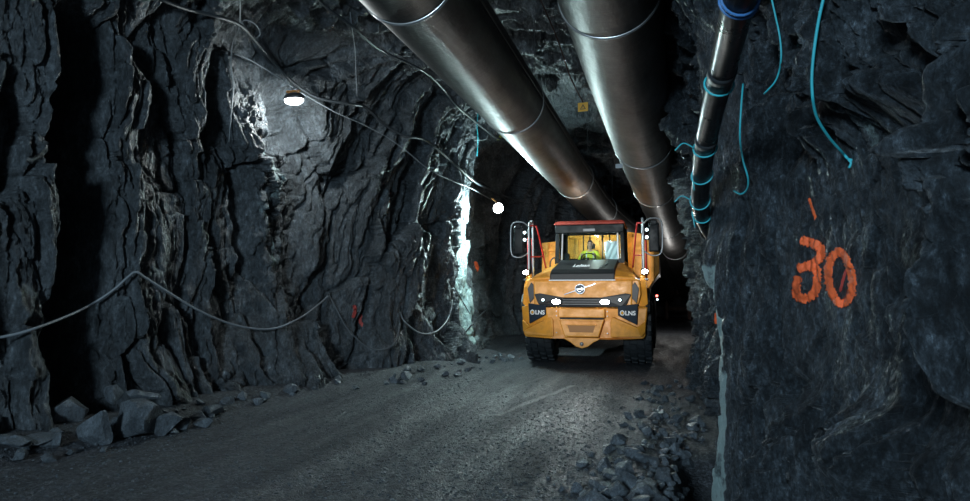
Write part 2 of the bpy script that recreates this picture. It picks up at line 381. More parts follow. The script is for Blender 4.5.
def right_special(T, x, z, h, cr):
    h = h*np.where(T > 7.5, 1.2, 1.0)
    # overhanging outcrop close to the camera
    d = np.sqrt(((T-2.50)/.50)**2+((z-2.35)/.92)**2) + .18*fbm(T*3, z*3, 3, 77)
    h = h + .62*sstep(1.05, .75, d)
    d2 = np.sqrt(((T-3.0)/.5)**2+((z-.9)/.9)**2)
    h = h + .16*sstep(1.2, .3, d2)
    # smoother slab that carries the painted number
    k = sstep(1.40, 1.0, np.abs(T-4.85))*sstep(1.10, .72, np.abs(z-2.13)); fa, fe = facet(T/.10+.5*z, z/.24, 403, 1.2); h = h*(1-.86*k) + k*(.026*fa-.010*np.exp(-(fe/.08)**2)+.030*fbm(T*9, z*5, 5, 407, .6))
    h = h - .40*G(T, 3.42, .20)*sstep(3.5, 3.0, z)*sstep(.3, .9, z)
    # edge of the corner
    k = sstep(5.9, 6.4, T)*sstep(7.6, 7.2, T); h = h*(1-.72*k); k = sstep(5.2, 6.8, T)*sstep(7.7, 7.2, T)
    h = h + k*.125*sstep(2.75, 2.3, z)
    cr = np.maximum(cr, (.72+.6*fbm(z*3, T*5, 3, 20))*sstep(6.66, 6.72, T-.06*fbm(z*2.2, T, 3, 19))*sstep(7.5, 7.3, T)*sstep(2.35, 2.2, z))  # pale corner strip, headlight glow painted into the colour
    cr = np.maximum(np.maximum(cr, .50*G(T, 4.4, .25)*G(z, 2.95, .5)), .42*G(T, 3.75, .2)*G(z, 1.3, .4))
    return h, cr
def roof_special(T, x, z, h, cr):
    w = T*1.15+1.1*fbm(T*.5, x*.45, 3, 301)+.25*x; s1 = w-np.floor(w); w2 = T*3.7+1.3*fbm(T*.8, x*.7, 3, 303); s2 = w2-np.floor(w2)
    return h + .26*s1*s1 + .10*s2 + .12*fbm(T*2.5, x*1.1, 4, 305), cr
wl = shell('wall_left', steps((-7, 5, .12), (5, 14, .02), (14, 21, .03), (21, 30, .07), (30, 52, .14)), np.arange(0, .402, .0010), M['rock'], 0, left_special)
wc = shell('ceiling', steps((-7, 5, .12), (5, 16, .035), (16, 28, .06), (28, 52, .14)), np.arange(.398, .642, .0016), M['rock'], 0, roof_special)
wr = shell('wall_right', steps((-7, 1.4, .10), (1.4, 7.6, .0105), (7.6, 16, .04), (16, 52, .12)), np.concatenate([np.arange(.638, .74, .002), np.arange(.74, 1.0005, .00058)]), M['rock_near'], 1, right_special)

def floor_z(x, y):
    z = .06*fbm(x*.5, y*.25, 3, 101)
    px = x+.10*(y-17)*0 + 2.1 + .25*fbm(y*.12, y*0, 2, 105)         # wheel ruts run to the truck
    fade = sstep(16.5, 12, y)
    z = z*sstep(26, 20, y)*0 + z*np.where(y < 16, 1, np.exp(-(y-16)))
    rut = -.045*G(px, -1.3, .38)-.045*G(px, 1.35, .38)+.03*G(px, -2.0, .22)+.035*G(px, .35, .35)+.03*G(px, -.35, .3)
    z = z + rut*fade
    z = z + .018*fbm(x*6, y*2.2, 3, 111)*(.3+fade) + .012*fbm(x*17, y*17, 3, 121)
    z = z + .22*sstep(.9, 0, x-XL(y)-.2)                             # bank at the left foot
    z = z - .42*sstep(.04, .26, x)*sstep(8.6, 7.6, y)*sstep(3.0, 4.4, y)    # ditch at the right foot
    z = z + .14*G(x, -.35, .40)*sstep(12, 9, y)*sstep(2, 4, y)
    z = z + .05*sstep(20, 24, y)*vn(x*0, y*1.2, 5)
    return z
def make_floor():
    x = np.concatenate([np.arange(-10, -9, .06), np.arange(-9, 1.2, .024), np.arange(1.2, 6.5, .08)]); y = steps((-7, 4, .10), (4, 12, .022), (12, 20, .04), (20, 52, .1))
    X, Y = np.meshgrid(x, y); Z = floor_z(X, Y)
    me = np_mesh('floor', np.stack([X, Y, Z], -1).reshape(-1, 3), grid_faces(len(y), len(x)))
    def seg(ax, ay, bx, by, w):
        t = np.clip(((X-ax)*(bx-ax)+(Y-ay)*(by-ay))/((bx-ax)**2+(by-ay)**2), 0, 1)
        return np.exp(-((X-ax-t*(bx-ax))**2+(Y-ay-t*(by-ay))**2)/w**2)
    A = []
    for p, q, w in (((497, 415), (572, 386), .10), ((455, 402), (545, 377), .08), ((380, 440), (500, 415), .07)):
        d1, d2 = ray(*p), ray(*q); a = CAM-d1*(CAM.z/d1.z); c = CAM-d2*(CAM.z/d2.z); A.append(seg(a.x, a.y, c.x, c.y, w))
    me.attributes.new('streak', 'FLOAT', 'POINT').data.foreach_set('value', np.maximum.reduce([A[0], A[1]*.6, A[2]*.4]).astype(np.float32).ravel())
    return link('floor', me, M['floor'], kind='structure')
fl = make_floor()
b = MB(); b.box((0, 52.2, 3), (22, .6, 12)); wb = b.build('wall_back', M['rock']); wb['kind'] = 'structure'

SHELL = (wl, wc, wr, fl)
bpy.context.view_layer.update()
def hit(px, py, objs=SHELL):
    d = ray(px, py); best = 1e9; P = N = None
    for o in objs:
        ok, p, n, _ = o.ray_cast(CAM, d)
        if ok and (p-CAM).length < best: best = (p-CAM).length; P, N = p, n
    return best, P, N

# ---------------------------------------------------------------- ventilation ducts
def duct(name, label, path, r, rings, upz):
    root = thing(name, label, 'duct', path[0], group='ventilation ducts under the roof')
    o0 = Vector(path[0]); pts = [p-o0 for p in crom(path, 10)]
    N = 64; V = []; uvx = []; dist = 0; ups = Vector((0, 0, 1))
    for i, p in enumerate(pts):
        d = (pts[min(i+1, len(pts)-1)]-pts[max(i-1, 0)]).normalized(); rt = d.cross(ups).normalized(); u = rt.cross(d)
        if i: dist += (p-pts[i-1]).length
        uvx.append(dist)
        V += [p+(rt*math.cos(2*math.pi*k/N)+u*math.sin(2*math.pi*k/N))*r for k in range(N+1)]
    V = np.array([tuple(v) for v in V]); F = grid_faces(len(pts), N+1, True)
    me = np_mesh('duct_pipe', V, F)
    uv = me.uv_layers.new(name='UVMap'); vi = np.zeros(len(me.loops), np.int32); me.loops.foreach_get('vertex_index', vi)
    U = np.stack([np.array(uvx)[vi//(N+1)], (vi % (N+1))/N*4.4], 1)
    # slow spiral in the brushing
    U[:, 0] += .10*np.sin(U[:, 1]*1.4); uv.data.foreach_set('uv', U.astype(np.float32).ravel())
    body = link('duct_pipe', me, M['duct'], root)
    sm = body.modifiers.new('solid', 'SOLIDIFY'); sm.thickness = .02; sm.offset = -1
    ys = [(p+o0).y for p in pts]
    for ry in rings:
        i = min(range(len(ys)), key=lambda k: abs(ys[k]-ry)); p = pts[i]
        d = (pts[min(i+1, len(pts)-1)]-pts[max(i-1, 0)]).normalized(); rt = d.cross(ups).normalized(); u = rt.cross(d)
        ring = MB(); secs = []
        for off, rr in ((-.022, r+.001), (-.02, r+.010), (-.010, r+.016), (-.003, r+.009), (.004, r+.018), (.014, r+.020), (.020, r+.014), (.022, r+.001)):
            secs.append([p+d*off+(rt*math.cos(2*math.pi*k/64)+u*math.sin(2*math.pi*k/64))*rr for k in range(64)])
        ring.loft(secs, True, False)
        ring.build('joint_ring', M['ring'], root)
        for sd in (-1, 1):
            a = p+rt*sd*r*.72+u*r*.70; hg = MB(); hg.cyl(a, Vector((a.x, a.y, upz-o0.z)), .008, 6); hg.build('hanger_rod', M['thin'], root)
    return root
M['ring'] = mat('zinc_joint_ring', (.8, .8, .8), .25, .6); M['duct_ring'] = mat('duct_joint_metal', (.30, .29, .28), .3, 1.0)
duct('ventilation_duct', 'large metal ventilation duct at the left, running down to the cab roof of the truck',
     [(-2.85, -6, 5.72), (-2.85, 2, 5.72), (-2.84, 8, 5.71), (-2.82, 14, 5.68), (-2.78, 20, 5.6), (-2.4, 26, 5.2), (-1.3, 32, 4.5), (-.45, 37, 3.6), (-.08, 42, 2.7), (.04, 44, 2.0)], .62, (7.05, 12.3, 20.5, 26, 33), 7.3)
duct('ventilation_duct', 'large metal ventilation duct at the right, bending down behind the truck beside the right wall',
     [(-.75, -6, 6.0), (-.70, 3, 5.95), (-.61, 8.5, 5.80), (-.56, 10.6, 5.64), (-.44, 14.3, 5.40), (-.28, 20.4, 5.28), (-.14, 23.8, 5.15), (.33, 31.2, 4.5), (1.0, 40, 3.4), (1.4, 44.5, 2.4), (1.5, 45.5, 2.0)], .65, (8.2, 14.6, 21.0, 28, 34), 7.6)
# ---------------------------------------------------------------- cables on the rock, lamps, cords
def wall_path(pts_px, off, k=9, smooth=7, objs=SHELL):
    """a sagging line that hangs just clear of the rock"""
    P = crom([(a, b, 0) for a, b in pts_px], k); D = np.array([min(hit(p.x, p.y, objs)[0], 60) for p in P])
    n = len(D); w = smooth
    mn = np.array([D[max(0, i-w):i+w+1].min() for i in range(n)])
    av = np.array([mn[max(0, i-w):i+w+1].mean() for i in range(n)])
    av = np.minimum(av, D)
    return [CAM+ray(p.x, p.y)*(d-off) for p, d in zip(P, av)]
def cable(name, label, cat, pts_px, r, m, off=.05, group=None, smooth=7, k=9, n=8):
    W = wall_path(pts_px, off, k, smooth); o = W[0]
    b = MB(); b.tube([p-o for p in W], r, n); ob = b.build(name, m); ob.location = o
    return tag(ob, label, cat, group)
GC = 'cables slung along the left rock wall'
cable('power_cable', 'thick black power cable sagging over the hanging lamp along the left rock wall', 'cable',
      [(150, -6), (172, 4), (190, 10), (215, 16), (240, 25), (258, 44), (275, 64), (295, 84), (318, 98), (350, 104), (366, 108), (385, 125), (405, 136), (425, 140), (450, 160), (475, 182), (492, 190), (505, 196), (522, 201)], .034, M['cable'], .10, GC)
cable('thin_cable', 'thin grey cable running just below the thick cable past the hanging lamp', 'cable',
      [(234, 54), (250, 60), (275, 75), (300, 92), (335, 112), (360, 123), (385, 136), (405, 150), (430, 170), (455, 182), (470, 188), (485, 196), (497, 203)], .012, M['wire'], .10, GC)
cable('thin_cable', 'thin cable that drops straight down the left wall from a loop in the thick cable', 'cable',
      [(240, -4), (240, 16), (239, 28), (233, 42), (231, 62), (233, 90), (231, 115), (229, 142)], .010, M['wire'], .07, GC)
cable('cable_loop', 'small loop of cable hooked over the thick black cable', 'cable',
      [(241, 20), (246, 30), (254, 38), (260, 34), (256, 25), (246, 20), (240, 24)], .012, M['wire'], .16, GC)
cable('power_cable', 'black cable curving behind the left duct down to a small yellow-green tag', 'cable',
      [(312, -6), (330, 10), (352, 26), (372, 44), (390, 55), (410, 64), (429, 75), (444, 90), (457, 106), (470, 117), (482, 127), (495, 137), (507, 141)], .030, M['cable'], .10, GC)
cable('thin_cable', 'thin pale wire hanging down the rock beside the left duct', 'cable',
      [(350, 12), (352, 28), (355, 50), (356, 75), (357, 96)], .009, M['wire'], .07, GC)
cable('slack_line', 'pale rope swagged in two long sags along the lower left wall', 'rope',
      [(-8, 339), (20, 333), (50, 323), (85, 308), (112, 291), (128, 277), (136, 272), (146, 278), (168, 292), (200, 311), (235, 325), (270, 329), (298, 319), (318, 305), (328, 296)], .019, M['wire'], .10, GC)
cable('slack_line', 'thin line looping down from the rope end past the red paint marks', 'rope',
      [(329, 295), (336, 308), (345, 325), (356, 338), (366, 346), (378, 350), (390, 347), (397, 338), (400, 324)], .016, M['thin'], .08, GC)
cable('slack_line', 'dark line sagging between the red paint marks and the pale lit rock', 'rope',
      [(400, 312), (405, 322), (420, 333), (435, 332), (446, 322), (451, 310), (452, 300)], .017, M['wire'], .08, GC)
cable('slack_line', 'dark line dropping steeply to the foot of the pale lit rock', 'rope',
      [(447, 272), (455, 288), (463, 302), (470, 314)], .014, M['thin'], .08, GC)
cable('slack_line', 'black hose end lying over the pale lit rock under the round lamp', 'hose',
      [(466, 332), (474, 322), (484, 312), (490, 310), (495, 316), (500, 316), (503, 308), (501, 292)], .024, M['cable'], .10, GC)
cable('slack_line', 'loose cable end curling above the round lamp', 'cable',
      [(470, 182), (480, 181), (488, 186), (494, 194), (503, 197), (510, 203), (518, 203)], .018, M['cable'], .14, GC)
tag_o = cable('plastic_string', 'turquoise cord hanging straight down the left wall below the black cable', 'cord', [(478, 112), (477, 126), (478, 140), (477, 156)], .012, M['cyan'], .12)

def stand(px, py, off, objs=SHELL):
    d, p, n = hit(px, py, objs); return CAM+ray(px, py)*(d-off)
# hanging oval floodlamp: shade, lens, bracket
L1 = stand(294, 101, 1.15); L2 = at(498, 208, 19.25)
def yaw_to_cam(p): return math.atan2(p.x, -p.y) if False else math.atan2(CAM.x-p.x, -(CAM.y-p.y))
r1 = thing('hanging_lamp', 'lit oval lamp with orange bracket hanging from the thick cable on the left wall', 'lamp', L1, (0, 0, 0))
b = MB(); b.loft([[(.22*s*math.cos(2*math.pi*k/24), .13*s*math.sin(2*math.pi*k/24), z) for k in range(24)] for s, z in ((.55, .15), (.85, .13), (1.0, .09), (1.04, .03), (.98, .03))], True); b.build('lamp_shade', M['lamp_case'], r1)
b = MB(); b.sphere((0, 0, .015), (.205, .125, .085), 24, 12); b.build('lens', M['lamp'], r1)
b = MB(); b.box((-.02, 0, .20), (.30, .05, .035)); b.box((-.11, 0, .175), (.04, .05, .07)); b.box((.09, 0, .175), (.04, .05, .07)); b.build('bracket', M['bracket'], r1, .006)
for k in range(5):
    a = math.pi*(k/5); b = MB(); b.tube([(.225*math.cos(a)*math.cos(q), .145*math.sin(a)*math.cos(q), .02+.10*math.sin(q)) for q in [math.pi*j/12 for j in range(12, 25)]], .0035, 5); b.build('guard_wire', M['thin'], r1)
b = MB(); b.tube([(-.02, 0, .21), (-.02, .02, .26), (.0, .03, .31)], .008, 6); b.build('hook', M['thin'], r1)
r2 = thing('wall_lamp', 'lit round lamp at the head of the pale rock strip beside the truck', 'lamp', L2)
b = MB(); b.loft([[(.16*s*math.cos(2*math.pi*k/24), y, .16*s*math.sin(2*math.pi*k/24)) for k in range(24)] for s, y in ((.5, .16), (.8, .14), (1, .08), (1.05, .02), (.95, .02))], True); b.build('lamp_shade', M['lamp_case'], r2)
b = MB(); b.sphere((0, .02, 0), (.15, .09, .15), 24, 12); b.build('lens', M['lamp'], r2)
b = MB(); b.tube([(-.06, .14, .06), (-.10, .16, .22), (-.25, .2, .32)], .014, 6); b.build('bracket', M['bracket'], r2)

# ---- right side: hose with ties, hanging cords
hp = [at(752, -40, 2.85), at(741, -8, 3.1), at(735, 18, 3.35), at(728, 48, 3.75), at(720, 80, 4.2), at(712, 113, 4.75), at(705, 148, 5.4), at(702, 175, 5.9), at(700, 200, 6.35), at(703, 218, 6.8), at(712, 234, 7.25), at(724, 246, 7.6)]
hpc = crom(hp, 8); o = hpc[0]
hz = thing('ventilation_hose', 'thick black hose running down the right wall corner, bound with turquoise cord', 'hose', o)
b = MB(); b.tube([p-o for p in hpc], .083, 20); b.build('hose_pipe', M['hose'], hz)
for a, rr, z in ((30, .0, 2), (46, .0, 2)):
    b = MB(); p = hpc[a]-o; d = (hpc[a+1]-hpc[a-1]).normalized(); b.cyl(p-d*.05, p+d*.05, .089, 20); b.build('hose_clamp', M['cable'], hz)
for i, (a, m) in enumerate(((9, 'blue'), (11, 'blue'), (33, 'cyan'), (48, 'cyan'), (56, 'cyan'), (64, 'cyan'), (70, 'cyan'))):
    p = hpc[a]-o; d = (hpc[a+1]-hpc[a-1]).normalized(); u = d.orthogonal().normalized(); v = d.cross(u); b = MB()
    c = [p+(u*math.cos(q)+v*math.sin(q))*.093+d*(.03*math.sin(q+i)) for q in [2*math.pi*k/20 for k in range(20)]]
    b.tube(c, .0075, 6, closed=True)
    if m == 'cyan' and i > 2:
        e = RT*(-.16 if i % 2 else .02)+UP*(-.02 if i % 2 else -.14)
        b.tube(crom([p-RT*.09, p-RT*.10+e*.5+UP*.05, p-RT*.09+e], 4), .006, 5)
    t = b.build('tie', M[m], hz); t['label'] = 'blue strap' if m == 'blue' else 'turquoise cord tie'
def cord(label, pts, r, m='cyan', off=.05, knot=None, depth=None):
    W = wall_path(pts, off, 6, 9, (wr,)) if depth is None else crom([at(a, b_, d) for (a, b_), d in zip(pts, depth)], 8)
    o = W[0]; b = MB(); b.tube([p-o for p in W], r, 8)
    for kn in knot or []:
        e = W[-1]; d = (e-CAM).length; K = [e]+[CAM+ray(x, y)*(d-.01) for x, y in kn]; b.tube([p-o for p in crom(K, 4)], r*.9, 7)
    ob = b.build('plastic_string', M[m]); ob.location = o; return tag(ob, label, 'cord', 'turquoise cords hanging on the right wall')
cord('short turquoise cord hanging right of the black hose at the top of the wall', [(771, -4), (775, 14), (780, 38), (781, 60), (776, 80), (764, 94)], .0075)
cord('long thin turquoise cord hanging below the hose and hooked at its tip', [(743, 84), (741, 110), (740, 138), (743, 160), (748, 178), (747, 189), (741, 194), (734, 191)], .0085)
cord('thickest turquoise cord hanging above the painted number, frayed at its tip', [(824, -4), (818, 24), (813, 60), (812, 88), (816, 115), (828, 136), (840, 150), (848, 159)], .0092, knot=[[(851, 163), (849, 168)], [(854, 161), (857, 165)]])

# ---- paint on the rock
def painted(name, strokes, width, m, parent, jit=.12, objs=SHELL, seed=1, spread=.30):
    rng = random.Random(seed); V = []; F = []; last = 7.0
    for st in strokes:
        P = crom([(a, b_, 0) for a, b_ in st], 14); base = len(V); n = 9
        ref = sorted(hit(p.x, p.y, objs)[0] for p in P)[len(P)//2]
        for i, p in enumerate(P):
            d = (P[min(i+1, len(P)-1)]-P[max(i-1, 0)]); d.normalize(); nx, ny = -d.y, d.x
            e = min(1, .45+min(i, len(P)-1-i)*.25); wl_, wr_ = width/2*e*(1+rng.uniform(-jit, jit)), width/2*e*(1+rng.uniform(-jit, jit))
            for k in range(n):
                q = -wl_+(wl_+wr_)*k/(n-1); dist, pt, nn = hit(p.x+nx*q, p.y+ny*q, objs)
                if dist > 100: dist = last
                dist = max(ref-spread, min(ref+spread, dist))
                last = dist; V.append(CAM+ray(p.x+nx*q, p.y+ny*q)*(dist-.007))
        for i in range(len(P)-1):
            for k in range(n-1):
                a = base+i*n+k; F.append((a, a+1, a+n+1, a+n))
    o = sum(V, Vector())/len(V)
    b = MB(); b.add([v-o for v in V], F, True); ob = b.build(name, m, parent); ob.location = o
    s = ob.modifiers.new('thick', 'SOLIDIFY'); s.thickness = .003; s.offset = 0
    return ob
pn = thing('painted_number', 'orange spray painted number 30 on the right rock wall', 'painted sign', hit(823, 275)[1])
bpy.context.view_layer.update()
for nm, st in (('digit', [[(800, 240), (808, 242), (816, 245), (821, 250), (820, 257), (815, 262), (806, 266), (797, 269)], [(808, 266), (816, 269), (817, 280), (815, 292), (807, 298), (798, 297), (796, 286), (798, 276)]]),
               ('digit', [[(836, 252), (831, 259), (828, 271), (829, 284), (834, 297), (841, 304), (848, 300), (852, 289), (851, 274), (846, 259), (840, 252), (835, 253)], [(846, 270), (843, 280), (840, 292)]])):
    for s, wd in ((st[:2], 8.6),) if st[0][0][0] < 820 else ((st[:1], 8.0), (st[1:], 2.6)):
        d = painted(nm if wd > 5 else 'paint_run', s, wd, M['spray'] if wd > 5 else M['spray_red'], None, .3, (wr,), 3); d.parent = pn; d.matrix_parent_inverse = Matrix.Translation(-pn.location)
def mark(label, st, wd, m='spray_red', objs=SHELL, seed=2): return tag(painted('paint_mark', st, wd, M[m], None, .3, objs, seed, .05), label, 'paint mark')
mark('short red paint stroke on the rock above the painted number', [[(809, 198), (812, 208), (817, 222)]], 2.6, 'spray', (wr,))
mark('red paint daubs on the rock left of the pale lit strip, low down', [[(354, 305), (355, 311), (353, 318)], [(361, 314), (360, 321), (365, 328)]], 3.2)
mark('orange paint dab halfway up the pale lit rock strip', [[(474, 262), (477, 266), (476, 272)]], 3.6, 'spray')
mark('orange paint dab on the upper part of the pale right corner strip', [[(716, 313), (715.6, 318), (716.2, 324)]], 2.6, 'spray', (wr,))
mark('orange paint dab on the lower part of the pale right corner strip', [[(714, 430), (713.6, 437), (714.3, 444)]], 2.6, 'spray', (wr,))

# ---- small signs under the roof
sp = at(583, 107, 12.0)
sg = thing('warning_sign', 'small yellow warning sign hanging between the two ducts', 'sign', sp, (0, 0, -.1))
b = MB(); b.box((0, 0, 0), (.19, .012, .17)); b.build('sign_plate', M['sign'], sg, .003)
b = MB(); b.prism([(-.055, -.045), (.055, -.045), (0, .055)], -.010, -.004); b.build('warning_triangle', M['signblack'], sg)
b = MB(); b.prism([(-.034, -.034), (.034, -.034), (0, .03)], -.013, -.009); b.build('triangle_field', M['sign'], sg)
b = MB(); b.box((0, -.014, .002), (.008, .004, .028)); b.box((0, -.014, -.022), (.009, .004, .009)); b.build('exclamation_mark', M['signblack'], sg)
def chain(label, a, c, r=.012, m='rust'):
    b = MB(); b.tube(crom([p-a for p in (a, a.lerp(c, .35)+Vector((.03, 0, -.05)), a.lerp(c, .7)+Vector((-.02, 0, -.04)), c)], 5), r, 6); o = b.build('hanging_wire', M[m]); o.location = a; return tag(o, label, 'wire')
chain('rusty wire running down the roof to the yellow warning sign', at(538, -6, 9.8), sp+Vector((0, 0, .085)))
tp = at(619, 166, 15.0)
t = thing('pale_tag', 'small pale tag beside the left edge of the right duct', 'tag', tp)
b = MB(); b.box((0, 0, 0), (.16, .01, .10)); b.build('tag_plate', M['tag'], t, .003)
b = MB(); b.cyl((0, 0, .05), (.10, 0, .62), .005, 6); b.build('tag_string', M['thin'], t)
tp = stand(500, 138, .16)
t = thing('warning_tag', 'small yellow-green triangular tag at the end of the black cable', 'tag', tp)
b = MB(); b.prism([(-.10, -.07), (.10, -.07), (0, .10)], -.006, .006); b.build('tag_plate', M['tagyel'], t)
b = MB(); b.prism([(-.02, -.045), (.02, -.045), (0, .04)], -.009, -.005); b.build('tag_mark', M['signblack'], t)

# ---- rusty frame far behind the truck
fr = thing('steel_frame', 'dark rusty steel frame far behind the truck under the duct ends', 'frame', (1.6, 47, 0))
for x in (-1.5, 0, 1.5):
    b = MB(); b.box((x, 0, .9), (.22, .2, 1.8)); b.build('post', M['rust'], fr, .02)
b = MB(); b.box((0, 0, 1.85), (3.5, .25, .22)); b.build('beam', M['rust'], fr, .02)
b = MB(); b.box((0, .05, .75), (3.2, .08, .25)); b.build('crossbar', M['rust'], fr, .02)

# ---- broken stones
def stone_mesh(seed, flat=1.0, cuts=13):
    rng = random.Random(seed); bm = bmesh.new(); bmesh.ops.create_icosphere(bm, subdivisions=4, radius=1)
    pl_ = []
    for _ in range(cuts):
        n = Vector((rng.gauss(0, 1), rng.gauss(0, 1), rng.gauss(0, 1))).normalized(); pl_.append((n, rng.uniform(.42, .80)))
    for v in bm.verts:
        for n, d in pl_:
            q = v.co.dot(n)-d
            if q > 0: v.co -= n*q
        v.co.z *= flat
    co = np.array([v.co[:] for v in bm.verts])
    f = .035*fbm(co[:, 0]*4+seed, co[:, 1]*4+co[:, 2]*3, 3, seed)
    for v, a in zip(bm.verts, f): v.co *= 1+float(a)
    me = bpy.data.meshes.new('stone'); bm.to_mesh(me); bm.free(); me.materials.append(M['stone'])
    me.attributes.new('lit_crust', 'FLOAT', 'POINT'); return me
STONES = [stone_mesh(k, .55+.07*(k % 6)) for k in range(14)]
def stone(name, me, x, y, s, rz, tilt, label, group=None, dz=0.0, stretch=(1, 1, 1)):
    o = bpy.data.objects.new(name, me); COL.objects.link(o); z = float(floor_z(np.array([x]), np.array([y]))[0])
    o.scale = (s*stretch[0], s*stretch[1], s*stretch[2]); o.rotation_euler = (tilt[0], tilt[1], rz)
    o.location = (x, y, z+dz); return tag(o, label, 'rock', group)
def gpt(px, py):
    d = ray(px, py); k = -CAM.z/d.z; return CAM+d*k
BIG = [ # px, py of the foot, size, stretch, tilt, lift, label
 (97, 444, .40, (.62, .55, 1.30), (.25, .35, 0), .20, 'pale slab-like rock standing just left of the largest boulder at the left wall foot'),
 (113, 430, .22, (.6, .6, 1.3), (.1, -.5, 0), .36, 'small pointed rock wedged between the slab-like rock and the largest boulder'),
 (135, 436, .46, (1.15, .9, 1.0), (.0, .25, 0), .20, 'largest boulder in the pile at the left wall foot'),
 (140, 432, .22, (1.2, .7, .5), (.2, -.2, 0), .50, 'small flat rock lying on top of the largest boulder'),
 (165, 432, .30, (1.1, 1, 1.0), (.1, .1, 0), .14, 'angular pale boulder standing just right of the largest boulder'),
 (68, 436, .28, (1, 1, 1.1), (.1, -.3, 0), .14, 'block shaped boulder left of the slab-like rock, by the dark cleft'),
 (42, 452, .28, (1.2, .9, .7), (.1, .1, 0), .06, 'low boulder at the left wall foot right of the flat pale slab'),
 (10, 456, .34, (1.3, .8, .34), (.05, .05, 0), .05, 'flat pale slab lying at the far left of the road edge'),
 (180, 429, .18, (1, 1, 1), (.1, .4, 0), .06, 'small blocky rock lying to the right of the angular pale boulder'),
 (210, 415, .24, (1.2, .9, .9), (.2, -.2, 0), .08, 'mid sized boulder at the wall foot under the rope sag'),
 (747, 486, .13, (1.2, .9, .7), (0, .2, 0), .22, 'pale wedge of rock lodged at the foot of the right wall'),
]
for i, (px, py, s, st, ti, dz, lab) in enumerate(BIG[:-1]):
    p = gpt(px, py); stone('boulder', STONES[i % 14], p.x, p.y, s, i*1.3, ti, lab, None, dz, st)
rng = random.Random(5); n = 0
while n < 90:                                   # broken row along the left wall foot
    y = rng.uniform(6.0, 19.0)**1.0; x = float(XL(y))+.55+abs(rng.gauss(0, .45)); s = rng.choice((.05, .07, .09, .12, .16))
    stone('broken_stone', STONES[rng.randrange(14)], x, y, s, rng.uniform(0, 6), (rng.uniform(-.4, .4), rng.uniform(-.4, .4)), 'small broken stone in the loose row along the foot of the left wall', 'broken stones along the left wall', s*.3); n += 1
n = 0
while n < 260:                                  # rubble strip on the right
    y = 4.3+abs(rng.gauss(0, 1))*4.6; 
    if y > 15: continue
    x = -.24+rng.gauss(0, .40)-(.0 if y < 9 else -.25)
    if x > .16 and y < 8: continue
    s = rng.choice((.035, .05, .05, .065, .08, .11))*(1.25 if y < 7 else 1)
    stone('rubble_stone', STONES[rng.randrange(14)], x, y, s, rng.uniform(0, 6), (rng.uniform(-.5, .5), rng.uniform(-.5, .5)), 'grey angular stone in the rubble strip at the right edge of the road', 'rubble stones beside the right wall', s*.35); n += 1
# loose grit over the road
def grit(n):
    R = np.random.default_rng(3); ic = bmesh.new(); bmesh.ops.create_icosphere(ic, subdivisions=1, radius=1)
    bv = np.array([v.co[:] for v in ic.verts]); bf = np.array([[v.index for v in f.verts] for f in ic.faces]); ic.free()
    y = 4.3+R.exponential(4.5, n*3); x = R.uniform(-8, .5, n*3); k = (y < 17)&(x > XL(y)+.3); k &= R.uniform(0, 1, n*3) < .25+.9*np.exp(-((x+.9)/.8)**2)+.35*(fbm(x*.9, y*.25, 3, 7) > .05)
    x, y = x[k][:n], y[k][:n]; n = len(x); z = floor_z(x, y); s = .003+.0045*R.exponential(1, n)**1.2; s = np.minimum(s, .02)
    v = bv[None]*s[:, None, None]*R.uniform(.55, 1.3, (n, len(bv), 1))*np.array([1, 1, .7]); a = R.uniform(0, 6.28, n); c, sn = np.cos(a)[:, None], np.sin(a)[:, None]
    V = np.stack([v[..., 0]*c-v[..., 1]*sn+x[:, None], v[..., 0]*sn+v[..., 1]*c+y[:, None], v[..., 2]+z[:, None]+s[:, None]*.2], -1)
    F = (bf[None]+(np.arange(n)*len(bv))[:, None, None]).reshape(-1, 3)
    o = link('loose_grit', np_mesh('loose_grit', V.reshape(-1, 3), F, False), M['stone'], kind='stuff'); o.data.attributes.new('lit_crust', 'FLOAT', 'POINT')
    tag(o, 'loose grey grit scattered over the gravel road', 'grit')
grit(15000)
# ---------------------------------------------------------------- the dump truck (local: x right in the photo, y to its rear, z up)
T0 = Vector((-2.10, 17.0, 0))
TK = thing('dump_truck', 'orange articulated dump truck with lit headlights driving up the tunnel', 'truck', T0)
OR, BK = M['orange'], M['black']
def sym(poly): return poly+[(-x, z) for x, z in reversed(poly)]
def mirror_x(poly): return [(-x, z) for x, z in reversed(poly)]
